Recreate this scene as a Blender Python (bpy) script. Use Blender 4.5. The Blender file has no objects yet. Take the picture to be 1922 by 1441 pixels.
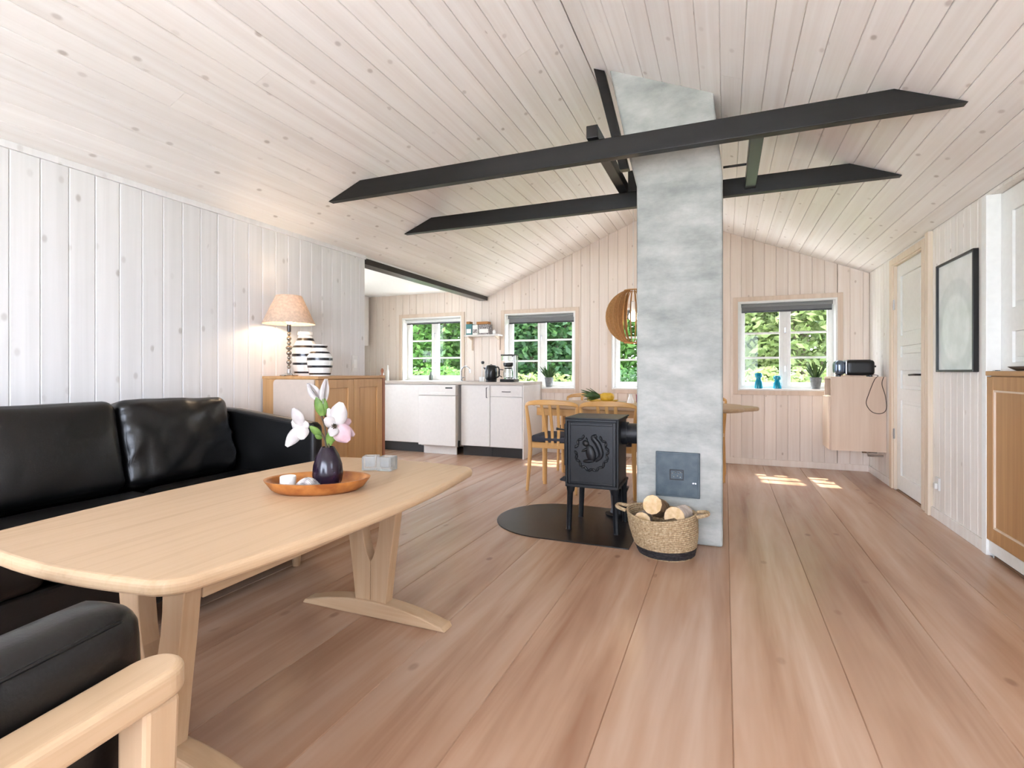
import bpy, bmesh, math, random
from mathutils import Vector, Matrix, noise
random.seed(11)
S = bpy.context.scene
COL = S.collection
PI = math.pi

# ------------------------------------------------------------------ camera
cd = bpy.data.cameras.new('camera')
cam = bpy.data.objects.new('camera', cd)
COL.objects.link(cam)
cam.location = (0, 0, 1.05)
cam.rotation_euler = (PI / 2, 0, math.atan2(400, 976))
cd.sensor_width = 36
cd.lens = 36 * 976 / 1922
cd.shift_y = -23.5 / 1922
cd.clip_start = 0.02
S.camera = cam

# ------------------------------------------------------------------ world, sun, daylight, exposure
w = bpy.data.worlds.new('sky')
S.world = w
w.use_nodes = True
bg = w.node_tree.nodes['Background']
bg.inputs[0].default_value = (0.82, 0.88, 1.08, 1)
bg.inputs[1].default_value = 9.0
S.view_settings.view_transform = 'Standard'
S.view_settings.look = 'None'
S.view_settings.gamma = 1
S.view_settings.use_curve_mapping = False
S.view_settings.exposure = 1.36
S.cycles.max_bounces = 6
S.cycles.diffuse_bounces = 4
S.cycles.glossy_bounces = 3
S.cycles.transparent_max_bounces = 8
S.cycles.sample_clamp_indirect = 6
S.cycles.adaptive_threshold = 0.06


def light(name, kind, loc, rot, power, color, **kw):
    l = bpy.data.lights.new(name, kind)
    l.energy = power
    l.color = color
    for k, v in kw.items():
        setattr(l, k, v)
    o = bpy.data.objects.new(name, l)
    COL.objects.link(o)
    o.location = loc
    o.rotation_euler = rot
    return o


sun_dir = Vector((0.06, -0.55, -0.83))
sun = light('sun', 'SUN', (0, 20, 20), sun_dir.to_track_quat('-Z', 'Y').to_euler(), 7.0, (1, 0.93, 0.82), angle=0.02)
def portal(loc, rot, sx, sz):
    """marks a window opening for the sky light; emits nothing itself"""
    o = light('sky_portal', 'AREA', loc, rot, 1, (1, 1, 1), shape='RECTANGLE', size=sx, size_y=sz)
    o.data.cycles.is_portal = True


REAR = (-2.35, 0.85, 0.40, 2.05)      # unseen window added behind the camera for daylight
SIDEW = (0.30, 0.95, 1.05, 1.75)      # unseen window added in the right wall to let in more daylight
KW = (3.90, 4.88, 0.25, 2.08)          # kitchen side window, added out of view to brighten the far end
for px in (-3.9, -2.26, -0.81, 0.623):
    portal((px, 6.66, 1.35), (-PI / 2, 0, 0), 0.98, 0.98)
portal(((REAR[0] + REAR[1]) / 2, -1.90, (REAR[2] + REAR[3]) / 2), (PI / 2, 0, 0), REAR[1] - REAR[0], REAR[3] - REAR[2])
portal((1.56, (SIDEW[0] + SIDEW[1]) / 2, (SIDEW[2] + SIDEW[3]) / 2), (0, PI / 2, 0), SIDEW[3] - SIDEW[2], SIDEW[1] - SIDEW[0])
portal((-5.34, (KW[0] + KW[1]) / 2, (KW[2] + KW[3]) / 2), (0, -PI / 2, 0), KW[3] - KW[2], KW[1] - KW[0])


# ------------------------------------------------------------------ helpers
def lin(c):
    return tuple(((v / 255) / 12.92 if v / 255 <= 0.04045 else ((v / 255 + 0.055) / 1.055) ** 2.4) for v in c) + (1,)


class MB:
    def __init__(self):
        self.v = []
        self.f = []

    def add(self, vs, fs):
        o = len(self.v)
        self.v += [tuple(p) for p in vs]
        self.f += [tuple(i + o for i in f) for f in fs]
        return self

    def box(self, x0, x1, y0, y1, z0, z1):
        return self.add([(x0, y0, z0), (x1, y0, z0), (x1, y1, z0), (x0, y1, z0), (x0, y0, z1), (x1, y0, z1), (x1, y1, z1), (x0, y1, z1)],
                        [(0, 3, 2, 1), (4, 5, 6, 7), (0, 1, 5, 4), (1, 2, 6, 5), (2, 3, 7, 6), (3, 0, 4, 7)])

    def prism(self, poly, axis, t0, t1):
        n = len(poly)

        def P(a, b, t):
            return {'x': (t, a, b), 'y': (a, t, b), 'z': (a, b, t)}[axis]
        vs = [P(a, b, t0) for a, b in poly] + [P(a, b, t1) for a, b in poly]
        fs = [tuple(range(n)), tuple(range(2 * n - 1, n - 1, -1))] + [(i, (i + 1) % n, n + (i + 1) % n, n + i) for i in range(n)]
        return self.add(vs, fs)

    def lathe(self, prof, seg=24, c=(0, 0, 0), sx=1, sy=1, rot=0, close=True):
        vs = []
        fs = []
        n = len(prof)
        cr, sr = math.cos(rot), math.sin(rot)
        for r, z in prof:
            for k in range(seg):
                a = 2 * PI * k / seg
                x, y = r * sx * math.cos(a), r * sy * math.sin(a)
                vs.append((c[0] + x * cr - y * sr, c[1] + x * sr + y * cr, c[2] + z))
        for i in range(n - 1):
            for k in range(seg):
                fs.append((i * seg + k, i * seg + (k + 1) % seg, (i + 1) * seg + (k + 1) % seg, (i + 1) * seg + k))
        if close:
            fs.append(tuple(range(seg)))
            fs.append(tuple((n - 1) * seg + k for k in range(seg)))
        return self.add(vs, fs)

    def tube(self, pts, r, seg=8, cap=True):
        pts = [Vector(p) for p in pts]
        n = len(pts)
        rs = r if isinstance(r, (list, tuple)) else [r] * n
        vs = []
        fs = []
        up = None
        for i, p in enumerate(pts):
            d = (pts[min(i + 1, n - 1)] - pts[max(i - 1, 0)]).normalized()
            if up is None:
                up = Vector((0, 0, 1)) if abs(d.z) < 0.9 else Vector((1, 0, 0))
            a = d.cross(up).normalized()
            b = a.cross(d).normalized()
            up = b
            for k in range(seg):
                t = 2 * PI * k / seg
                vs.append(p + (a * math.cos(t) + b * math.sin(t)) * rs[i])
        for i in range(n - 1):
            for k in range(seg):
                fs.append((i * seg + k, i * seg + (k + 1) % seg, (i + 1) * seg + (k + 1) % seg, (i + 1) * seg + k))
        if cap:
            fs.append(tuple(range(seg)))
            fs.append(tuple((n - 1) * seg + k for k in range(seg)))
        return self.add(vs, fs)

    def bar(self, pts, ws, hs):
        """a squared bar swept along pts, widths ws (sideways) and heights hs"""
        pts = [Vector(p) for p in pts]
        n = len(pts)
        ws = ws if isinstance(ws, (list, tuple)) else [ws] * n
        hs = hs if isinstance(hs, (list, tuple)) else [hs] * n
        vs = []
        fs = []
        for i, p in enumerate(pts):
            d = (pts[min(i + 1, n - 1)] - pts[max(i - 1, 0)]).normalized()
            up = Vector((0, 0, 1)) if abs(d.z) < 0.8 else Vector((0, 1, 0))
            a = d.cross(up).normalized() * ws[i] / 2
            b = a.cross(d).normalized() * hs[i] / 2
            vs += [p - a - b, p + a - b, p + a + b, p - a + b]
        for i in range(n - 1):
            for k in range(4):
                fs.append((i * 4 + k, i * 4 + (k + 1) % 4, i * 4 + 4 + (k + 1) % 4, i * 4 + 4 + k))
        fs += [(3, 2, 1, 0), (n * 4 - 4, n * 4 - 3, n * 4 - 2, n * 4 - 1)]
        return self.add(vs, fs)

    def cushion(self, half, r, bulge=(0, 0, 0), n=12, M=Matrix(), warp=None):
        hx, hy, hz = half
        idx = {}
        vs = []
        fs = []

        def vert(p):
            k = (round(p[0] * 5000), round(p[1] * 5000), round(p[2] * 5000))
            if k in idx:
                return idx[k]
            q = Vector((p[0] * hx, p[1] * hy, p[2] * hz))
            inn = Vector((max(-hx + r, min(hx - r, q.x)), max(-hy + r, min(hy - r, q.y)), max(-hz + r, min(hz - r, q.z))))
            d = q - inn
            if d.length > 1e-9:
                q = inn + d.normalized() * r
            u, v, t = p
            q.x += bulge[0] * u * (1 - v * v) * (1 - t * t)
            q.y += bulge[1] * v * (1 - u * u) * (1 - t * t)
            q.z += bulge[2] * t * (1 - u * u) * (1 - v * v)
            if warp:
                q = warp(q, p)
            idx[k] = len(vs)
            vs.append(M @ q)
            return idx[k]
        # denser rows near the edges
        g = [math.sin((i / n - 0.5) * PI) for i in range(n + 1)]
        for ax in range(3):
            for s in (-1, 1):
                for i in range(n):
                    for j in range(n):
                        q = []
                        for a, b in ((i, j), (i + 1, j), (i + 1, j + 1), (i, j + 1)):
                            p = [0, 0, 0]
                            p[ax] = s
                            p[(ax + 1) % 3] = g[a]
                            p[(ax + 2) % 3] = g[b]
                            q.append((p, a, b))
                        f = []
                        for p, a, b in q:
                            f.append(vert(p))
                        fs.append(tuple(f))
        return self.add(vs, fs)

    def build(self, name, mat, parent=None, smooth=False, bevel=0, seg=2, angle=35, **props):
        me = bpy.data.meshes.new(name)
        off = Vector((0, 0, 0))
        p = parent
        while p is not None:
            off += p.location
            p = p.parent
        me.from_pydata([tuple(Vector(v) - off) for v in self.v], [], self.f)
        bm = bmesh.new()
        bm.from_mesh(me)
        bmesh.ops.recalc_face_normals(bm, faces=bm.faces)
        bm.to_mesh(me)
        bm.free()
        if smooth:
            me.polygons.foreach_set('use_smooth', [True] * len(me.polygons))
            if angle < 180:
                me.set_sharp_from_angle(angle=math.radians(angle))
        o = bpy.data.objects.new(name, me)
        COL.objects.link(o)
        me.materials.append(mat)
        o.parent = parent
        if bevel:
            b = o.modifiers.new('bevel', 'BEVEL')
            b.width = bevel
            b.segments = seg
            b.limit_method = 'ANGLE'
            b.angle_limit = math.radians(40)
        for k, v in props.items():
            o[k] = v
        return o


def tag(o, label, cat, group=None):
    o['label'] = label
    o['category'] = cat
    if group:
        o['group'] = group
    return o


def thing(name, label, cat, loc=(0, 0, 0), group=None):
    o = bpy.data.objects.new(name, None)
    COL.objects.link(o)
    o.location = loc
    o.empty_display_size = 0.1
    return tag(o, label, cat, group)


def B(*a):
    return MB().box(*a)


def copy_tree(o, parent=None):
    c = o.copy()
    COL.objects.link(c)
    c.parent = parent
    for ch in [k for k in o.children]:
        copy_tree(ch, c)
    return c


def spline(pts, n=6):
    pts = [Vector(p) for p in pts]
    out = []
    for i in range(len(pts) - 1):
        p0 = pts[max(i - 1, 0)]
        p1 = pts[i]
        p2 = pts[i + 1]
        p3 = pts[min(i + 2, len(pts) - 1)]
        for k in range(n):
            t = k / n
            out.append(0.5 * ((2 * p1) + (p2 - p0) * t + (2 * p0 - 5 * p1 + 4 * p2 - p3) * t * t + (3 * p1 - p0 - 3 * p2 + p3) * t ** 3))
    out.append(pts[-1])
    return out


# ------------------------------------------------------------------ materials
def newmat(name, color=(200, 200, 200), rough=0.5, metal=0.0, spec=0.5):
    m = bpy.data.materials.new(name)
    m.use_nodes = True
    n = m.node_tree.nodes
    b = n['Principled BSDF']
    b.inputs['Base Color'].default_value = lin(color)
    b.inputs['Roughness'].default_value = rough
    b.inputs['Metallic'].default_value = metal
    b.inputs['Specular IOR Level'].default_value = spec
    return m, n, m.node_tree.links, b


def coords(n, L, scale, rnd=True):
    tc = n.new('ShaderNodeTexCoord')
    out = tc.outputs['Object']
    if rnd:
        oi = n.new('ShaderNodeObjectInfo')
        mul = n.new('ShaderNodeMath')
        mul.operation = 'MULTIPLY'
        mul.inputs[1].default_value = 37.0
        L.new(oi.outputs['Random'], mul.inputs[0])
        ad = n.new('ShaderNodeVectorMath')
        ad.operation = 'ADD'
        L.new(out, ad.inputs[0])
        L.new(mul.outputs[0], ad.inputs[1])
        out = ad.outputs[0]
    mp = n.new('ShaderNodeMapping')
    mp.inputs['Scale'].default_value = scale
    L.new(out, mp.inputs['Vector'])
    return mp.outputs[0], out


def ramp(n, L, src, stops):
    r = n.new('ShaderNodeValToRGB')
    e = r.color_ramp.elements
    while len(e) < len(stops):
        e.new(0.5)
    for el, (p, c) in zip(e, stops):
        el.position = p
        el.color = lin(c) if len(c) == 3 else c
    L.new(src, r.inputs[0])
    return r.outputs[0]


def wood(name, c1, c2, axis='y', rough=0.5, freq=16, stretch=0.7, knots=None, vary=0.08, bump=0.15, spec=0.4, c3=None, coat=0, flat=None):
    m, n, L, b = newmat(name, c1, rough, spec=spec)
    sc = {'x': (stretch, freq, freq), 'y': (freq, stretch, freq), 'z': (freq, freq, stretch)}[axis]
    v, raw = coords(n, L, sc)
    ns = n.new('ShaderNodeTexNoise')
    ns.inputs['Scale'].default_value = 1.0
    ns.inputs['Detail'].default_value = 4
    ns.inputs['Roughness'].default_value = 0.6
    ns.inputs['Distortion'].default_value = 0.35
    L.new(v, ns.inputs['Vector'])
    st = [(0.3, c1), (0.68, c2)]
    if c3:
        st = [(0.28, c1), (0.5, c2), (0.72, c3)]
    col = ramp(n, L, ns.outputs['Fac'], st)
    if knots:
        ks = {'x': (1 / knots[0], 1 / knots[1], 0.001), 'y': (1 / knots[1], 1 / knots[0], 0.001), 'z': (1 / knots[1], 1 / knots[1], 1 / knots[0])}[axis]
        mp2 = n.new('ShaderNodeMapping')
        mp2.inputs['Scale'].default_value = ks
        L.new(raw, mp2.inputs['Vector'])
        vo = n.new('ShaderNodeTexVoronoi')
        vo.inputs['Scale'].default_value = 1.0
        vo.inputs['Randomness'].default_value = 0.9
        L.new(mp2.outputs[0], vo.inputs['Vector'])
        sb = n.new('ShaderNodeVectorMath')
        sb.operation = 'SUBTRACT'
        L.new(mp2.outputs[0], sb.inputs[0])
        L.new(vo.outputs['Position'], sb.inputs[1])
        dv = n.new('ShaderNodeVectorMath')
        dv.operation = 'MULTIPLY'
        el = 0.62
        inv = [1 / k if k > 0.01 else 0 for k in ks]
        ai = 'xyz'.index(axis)
        inv[ai] *= el
        if flat is not None:
            inv[flat] = 0
        dv.inputs[1].default_value = inv
        L.new(sb.outputs[0], dv.inputs[0])
        ln = n.new('ShaderNodeVectorMath')
        ln.operation = 'LENGTH'
        L.new(dv.outputs[0], ln.inputs[0])
        mr = n.new('ShaderNodeMapRange')
        mr.inputs['From Min'].default_value = knots[2]
        mr.inputs['From Max'].default_value = knots[2] * 0.35
        mr.interpolation_type = 'SMOOTHSTEP'
        L.new(ln.outputs['Value'], mr.inputs['Value'])
        gt = n.new('ShaderNodeSeparateColor')
        L.new(vo.outputs['Color'], gt.inputs[0])
        mr2 = n.new('ShaderNodeMapRange')
        mr2.inputs['From Min'].default_value = knots[3]
        mr2.inputs['From Max'].default_value = 1.0
        mr2.inputs['To Max'].default_value = knots[4]
        L.new(gt.outputs[0], mr2.inputs['Value'])
        mu = n.new('ShaderNodeMath')
        mu.operation = 'MULTIPLY'
        L.new(mr.outputs[0], mu.inputs[0])
        L.new(mr2.outputs[0], mu.inputs[1])
        mx = n.new('ShaderNodeMix')
        mx.data_type = 'RGBA'
        L.new(mu.outputs[0], mx.inputs[0])
        L.new(col, mx.inputs[6])
        mx.inputs[7].default_value = lin(knots[5])
        col = mx.outputs[2]
    if vary:
        oi = n.new('ShaderNodeObjectInfo')
        mr = n.new('ShaderNodeMapRange')
        mr.inputs['To Min'].default_value = 1 - vary
        mr.inputs['To Max'].default_value = 1 + vary * 0.5
        L.new(oi.outputs['Random'], mr.inputs['Value'])
        hs = n.new('ShaderNodeHueSaturation')
        L.new(mr.outputs[0], hs.inputs['Value'])
        L.new(col, hs.inputs['Color'])
        col = hs.outputs[0]
    L.new(col, b.inputs['Base Color'])
    if bump:
        bp = n.new('ShaderNodeBump')
        bp.inputs['Strength'].default_value = bump
        bp.inputs['Distance'].default_value = 0.002
        L.new(ns.outputs['Fac'], bp.inputs['Height'])
        L.new(bp.outputs[0], b.inputs['Normal'])
    if coat:
        b.inputs['Coat Weight'].default_value = coat
        b.inputs['Coat Roughness'].default_value = 0.25
    return m


def noisy(name, c1, c2, scale=8, rough=0.6, bump=0.0, metal=0, spec=0.5, dist=0.004, detail=5, lo=0.35, hi=0.65):
    m, n, L, b = newmat(name, c1, rough, metal, spec)
    v, _ = coords(n, L, (1, 1, 1))
    ns = n.new('ShaderNodeTexNoise')
    ns.inputs['Scale'].default_value = scale
    ns.inputs['Detail'].default_value = detail
    L.new(v, ns.inputs['Vector'])
    L.new(ramp(n, L, ns.outputs['Fac'], [(lo, c1), (hi, c2)]), b.inputs['Base Color'])
    if bump:
        bp = n.new('ShaderNodeBump')
        bp.inputs['Strength'].default_value = bump
        bp.inputs['Distance'].default_value = dist
        L.new(ns.outputs['Fac'], bp.inputs['Height'])
        L.new(bp.outputs[0], b.inputs['Normal'])
    return m


def plain(name, c, rough=0.5, metal=0, spec=0.5):
    """small painted or moulded parts: a colour with faint mottling"""
    d = tuple(max(0, int(v * 0.985)) for v in c)
    return noisy(name, d, c, scale=30, rough=rough, metal=metal, spec=spec)


KN = (0.32, 0.118, 0.016, 0.45, 0.5, (140, 128, 116))
M_WALL_L = wood('whitewash_left', (218, 216, 213), (229, 227, 225), 'z', 0.55, 22, 0.6, KN, 0.05, 0, flat=0)
M_WALL_F = wood('whitewash_gable_backlit', (228, 212, 197), (239, 227, 215), 'z', 0.55, 22, 0.6, (0.6, 0.118, 0.013, 0.6, 0.6, (165, 135, 110)), 0.06, 0, flat=1)  # same wash as the other walls; its backlit warmth is put into the colour
M_WALL_R = wood('whitewash_right', (230, 222, 212), (241, 236, 229), 'z', 0.55, 22, 0.6, (0.6, 0.118, 0.013, 0.6, 0.6, (160, 140, 120)), 0.06, 0, flat=0)
M_CEIL = wood('whitewash_ceiling', (237, 230, 223), (248, 244, 239), 'y', 0.42, 20, 0.5, (0.42, 0.12, 0.015, 0.38, 0.65, (168, 152, 140)), 0.05, 0)
M_WHITE = plain('white_paint', (236, 235, 230), 0.35)
M_WHITE_DOOR = plain('white_door_paint', (240, 240, 234), 0.32)
M_LAC = plain('white_lacquer', (218, 213, 207), 0.3)
M_CEILW = plain('white_plasterboard', (243, 243, 240), 0.7)
M_CASING = wood('pale_pine', (222, 203, 178), (233, 217, 196), 'z', 0.5, 18, 0.6, None, 0.03)
M_CASING_F = wood('limed_pine', (212, 190, 168), (226, 207, 188), 'z', 0.5, 18, 0.6, None, 0.03)
M_OAK = wood('oak', (176, 133, 86), (196, 152, 103), 'z', 0.42, 30, 1.0, None, 0.04, 0.1)
M_OAKH = wood('oak_crosswise', (180, 137, 90), (198, 155, 106), 'y', 0.42, 30, 1.0, None, 0.04, 0.1)
M_BEECH = wood('soaped_beech', (184, 152, 115), (199, 170, 136), 'y', 0.42, 22, 0.8, None, 0.02, 0.08, c3=(193, 162, 126))
M_BEECHZ = wood('soaped_beech_upright', (183, 151, 115), (199, 170, 137), 'z', 0.45, 22, 0.8, None, 0.02, 0.08)
M_BEECHX = wood('soaped_beech_cross', (183, 151, 115), (199, 170, 137), 'x', 0.45, 22, 0.8, None, 0.02, 0.08)
M_CHAIR = wood('honey_beech', (196, 145, 82), (214, 166, 104), 'z', 0.4, 26, 1.0, None, 0.03, 0.08)
M_CHAIRX = wood('honey_beech_cross', (196, 145, 82), (214, 166, 104), 'x', 0.4, 26, 1.0, None, 0.03, 0.08)
M_BIRCH = wood('birch_veneer', (210, 184, 160), (224, 202, 180), 'z', 0.45, 14, 0.7, None, 0.02, 0.05)
M_FLOOR = wood('laminate_oak', (152, 111, 85), (182, 145, 118), 'y', 0.27, 6.0, 0.45,
               (0.9, 0.19, 0.022, 0.62, 0.55, (104, 70, 54)), 0.11, 0, spec=0.5, c3=(200, 170, 147))
M_BEAM = wood('black_stained_timber', (12, 11, 10), (25, 23, 21), 'x', 0.45, 18, 0.8, None, 0.02, 0.3)
M_BEAMY = wood('black_stained_timber_lengthwise', (16, 15, 14), (32, 30, 28), 'y', 0.3, 18, 0.8, None, 0.02, 0.3)
M_LEATHER = noisy('black_leather', (9, 9, 9), (17, 16, 15), 180, 0.34, 0.22, spec=0.5, dist=0.0015)
M_IRON = noisy('cast_iron', (10, 12, 15), (18, 21, 25), 60, 0.5, 0.2, spec=0.5, dist=0.001)
M_STEEL_PLATE = noisy('black_steel_plate', (20, 19, 18), (30, 28, 27), 14, 0.33, spec=0.5)
M_BLACK = plain('black_plastic', (22, 22, 22), 0.35)
M_KICK = plain('black_kickboard', (34, 32, 31), 0.45)
M_CHROME = plain('chrome', (200, 202, 205), 0.18, 1.0)
M_DARKMETAL = plain('dark_metal', (70, 70, 72), 0.35, 0.9)
M_WORKTOP = wood('grey_laminate_worktop', (176, 164, 152), (192, 181, 170), 'x', 0.35, 14, 1.2, None, 0)
M_GREY_FAB = noisy('grey_blind_fabric', (118, 119, 120), (134, 135, 136), 300, 0.85)
M_CUSH = noisy('charcoal_wool', (52, 53, 60), (70, 71, 79), 200, 0.9, 0.3)
M_GREIGE = plain('greige_veneer', (206, 190, 176), 0.45)
M_CERAMIC = plain('white_glaze', (238, 236, 230), 0.18)
M_STRIPE = plain('black_glaze', (34, 33, 36), 0.25)
M_BLUE = plain('turquoise_glass', (18, 140, 168), 0.12)
M_POT = noisy('grey_pot', (104, 108, 110), (128, 131, 132), 40, 0.7)
M_LEAF = noisy('houseplant_leaf', (38, 66, 30), (72, 104, 50), 20, 0.5)
M_PETAL = noisy('petal', (166, 158, 154), (184, 178, 173), 25, 0.6)
M_PETALP = noisy('pink_petal', (170, 138, 142), (186, 164, 165), 18, 0.6)
M_STEM = noisy('brown_stem', (58, 46, 34), (84, 70, 50), 50, 0.7)
M_SEPAL = noisy('green_sepal', (78, 108, 40), (110, 138, 62), 40, 0.6)
M_PURPLE = noisy('aubergine_glaze', (22, 13, 25), (38, 23, 40), 20, 0.22)
M_BOWL = noisy('burl_wood', (140, 78, 34), (190, 124, 62), 16, 0.4, detail=8)
M_LOGBARK = noisy('log_bark', (110, 84, 58), (150, 122, 90), 40, 0.85, 0.4)
M_LOGEND = noisy('split_wood', (206, 172, 124), (228, 200, 160), 30, 0.75)
M_BIRCHBARK = noisy('birch_bark', (190, 176, 164), (226, 214, 204), 30, 0.8)
M_TEAL = plain('teal_card', (70, 128, 130), 0.6)
M_ORANGE = plain('brown_card', (170, 116, 60), 0.6)
M_DARKCARD = noisy('mottled_card', (50, 44, 44), (190, 180, 176), 60, 0.6)
M_GOLD = noisy('yellow_fruit', (206, 160, 40), (228, 190, 70), 20, 0.5)
M_LIMEW = plain('white_stoneware', (236, 234, 228), 0.3)
M_SOOT = noisy('grey_painted_steel', (56, 70, 78), (76, 90, 97), 18, 0.45)
M_PIPE = noisy('matt_black_pipe', (22, 23, 25), (34, 36, 40), 30, 0.5)
M_GROUND = noisy('lawn', (70, 110, 40), (120, 150, 70), 3, 0.9)
M_BOUNCE = noisy('pale_bounce_ground', (206, 203, 197), (228, 226, 221), 14, 0.9)
M_TRUNK = noisy('tree_bark', (70, 58, 46), (110, 94, 78), 12, 0.9, 0.4)
M_RATTAN_B = noisy('black_seagrass', (22, 19, 19), (52, 46, 46), 70, 0.8, 0.6)
M_RUBBER = plain('grey_socket', (225, 224, 218), 0.4)
M_RED = plain('red_glass', (150, 60, 80), 0.3)
M_BROWNCORD = plain('brown_cord', (70, 54, 44), 0.5)


def mat_plaster():
    m, n, L, b = newmat('grey_plaster', (180, 183, 176), 0.75, spec=0.25)
    v, _ = coords(n, L, (1, 1, 1), False)
    ns = n.new('ShaderNodeTexNoise')
    ns.inputs['Scale'].default_value = 3.2
    ns.inputs['Detail'].default_value = 8
    ns.inputs['Roughness'].default_value = 0.62
    mp = n.new('ShaderNodeMapping')
    mp.inputs['Scale'].default_value = (1, 1, 1.9)
    L.new(v, mp.inputs['Vector'])
    L.new(mp.outputs[0], ns.inputs['Vector'])
    L.new(ramp(n, L, ns.outputs['Fac'], [(0.30, (140, 144, 139)), (0.5, (168, 170, 164)), (0.68, (190, 191, 185))]), b.inputs['Base Color'])
    br = n.new('ShaderNodeTexBrick')
    br.inputs['Scale'].default_value = 1.0
    br.inputs['Brick Width'].default_value = 0.23
    br.inputs['Row Height'].default_value = 0.067
    br.inputs['Mortar Size'].default_value = 0.012
    br.inputs['Mortar Smooth'].default_value = 1.0
    mp2 = n.new('ShaderNodeMapping')
    mp2.inputs['Rotation'].default_value = (-PI / 2, 0, 0)
    L.new(v, mp2.inputs['Vector'])
    L.new(mp2.outputs[0], br.inputs['Vector'])
    ad = n.new('ShaderNodeMath')
    ad.operation = 'MULTIPLY_ADD'
    L.new(br.outputs['Fac'], ad.inputs[0])
    ad.inputs[1].default_value = -0.05
    L.new(ns.outputs['Fac'], ad.inputs[2])
    bp = n.new('ShaderNodeBump')
    bp.inputs['Strength'].default_value = 0.5
    bp.inputs['Distance'].default_value = 0.02
    L.new(ad.outputs[0], bp.inputs['Height'])
    L.new(bp.outputs[0], b.inputs['Normal'])
    return m


M_PLASTER = mat_plaster()


def mat_basket():
    m, n, L, b = newmat('seagrass', (180, 152, 112), 0.85, spec=0.2)
    v, _ = coords(n, L, (1, 1, 1), False)
    ns = n.new('ShaderNodeTexNoise')
    ns.inputs['Scale'].default_value = 90
    ns.inputs['Detail'].default_value = 3
    L.new(v, ns.inputs['Vector'])
    L.new(ramp(n, L, ns.outputs['Fac'], [(0.30, (146, 122, 92)), (0.5, (176, 152, 118)), (0.7, (200, 180, 148))]), b.inputs['Base Color'])
    bp = n.new('ShaderNodeBump')
    bp.inputs['Strength'].default_value = 0.7
    bp.inputs['Distance'].default_value = 0.004
    L.new(ns.outputs['Fac'], bp.inputs['Height'])
    L.new(bp.outputs[0], b.inputs['Normal'])
    return m


M_BASKET = mat_basket()


def mat_glass_pane():
    m = bpy.data.materials.new('window_glass')
    m.use_nodes = True
    n = m.node_tree.nodes
    L = m.node_tree.links
    n.clear()
    o = n.new('ShaderNodeOutputMaterial')
    t = n.new('ShaderNodeBsdfTransparent')
    t.inputs[0].default_value = (0.97, 0.985, 0.975, 1)
    g = n.new('ShaderNodeBsdfGlossy')
    g.inputs['Roughness'].default_value = 0.02
    # Schlick reflectance, the same from both faces of the thin pane
    ge = n.new('ShaderNodeNewGeometry')
    dt = n.new('ShaderNodeVectorMath')
    dt.operation = 'DOT_PRODUCT'
    L.new(ge.outputs['Incoming'], dt.inputs[0])
    L.new(ge.outputs['Normal'], dt.inputs[1])
    src = dt.outputs['Value']
    for op, k in (('ABSOLUTE', None), ('SUBTRACT', 1.0), ('ABSOLUTE', None), ('POWER', 5.0), ('MULTIPLY', 0.985), ('ADD', 0.01)):
        fr = n.new('ShaderNodeMath')
        fr.operation = op
        L.new(src, fr.inputs[0])
        if k is not None:
            fr.inputs[1].default_value = k
        src = fr.outputs[0]
    mx = n.new('ShaderNodeMixShader')
    L.new(fr.outputs[0], mx.inputs[0])
    L.new(t.outputs[0], mx.inputs[1])
    L.new(g.outputs[0], mx.inputs[2])
    L.new(mx.outputs[0], o.inputs[0])
    return m


M_PANE = mat_glass_pane()
M_GLASS, _n, _l, _b = newmat('clear_glass', (245, 248, 246), 0.04)
_b.inputs['Transmission Weight'].default_value = 1.0
_b.inputs['IOR'].default_value = 1.45


M_FROST, _n, _l, _b = newmat('pressed_glass', (240, 243, 242), 0.22)
_b.inputs['Transmission Weight'].default_value = 0.75
_b.inputs['IOR'].default_value = 1.45


def mat_translucent(name, c, t):
    m, n, L, b = newmat(name, c, 0.8, spec=0.2)
    tr = n.new('ShaderNodeBsdfTranslucent')
    v, _ = coords(n, L, (1, 1, 1))
    ns = n.new('ShaderNodeTexNoise')
    ns.inputs['Scale'].default_value = 60
    L.new(v, ns.inputs['Vector'])
    d = tuple(int(q * 0.9) for q in c)
    col = ramp(n, L, ns.outputs['Fac'], [(0.3, d), (0.7, c)])
    L.new(col, b.inputs['Base Color'])
    L.new(col, tr.inputs['Color'])
    mx = n.new('ShaderNodeMixShader')
    mx.inputs[0].default_value = t
    L.new(b.outputs[0], mx.inputs[1])
    L.new(tr.outputs[0], mx.inputs[2])
    L.new(mx.outputs[0], n['Material Output'].inputs[0])
    return m


M_SHADE = mat_translucent('linen_shade', (222, 202, 182), 0.25)
M_VENEER = mat_translucent('lamp_veneer', (206, 158, 104), 0.25)


def mat_foliage(name, ca, cb, cc):
    m, n, L, b = newmat(name, ca, 0.6, spec=0.3)
    v, _ = coords(n, L, (1, 1, 1))
    ns = n.new('ShaderNodeTexNoise')
    ns.inputs['Scale'].default_value = 2.2
    ns.inputs['Detail'].default_value = 6
    ns.inputs['Roughness'].default_value = 0.8
    L.new(v, ns.inputs['Vector'])
    col = ramp(n, L, ns.outputs['Fac'], [(0.32, ca), (0.5, cb), (0.66, cc)])
    L.new(col, b.inputs['Base Color'])
    tr = n.new('ShaderNodeBsdfTranslucent')
    L.new(col, tr.inputs['Color'])
    mx = n.new('ShaderNodeMixShader')
    mx.inputs[0].default_value = 0.5
    L.new(b.outputs[0], mx.inputs[1])
    L.new(tr.outputs[0], mx.inputs[2])
    L.new(mx.outputs[0], n['Material Output'].inputs[0])
    return m


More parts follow.
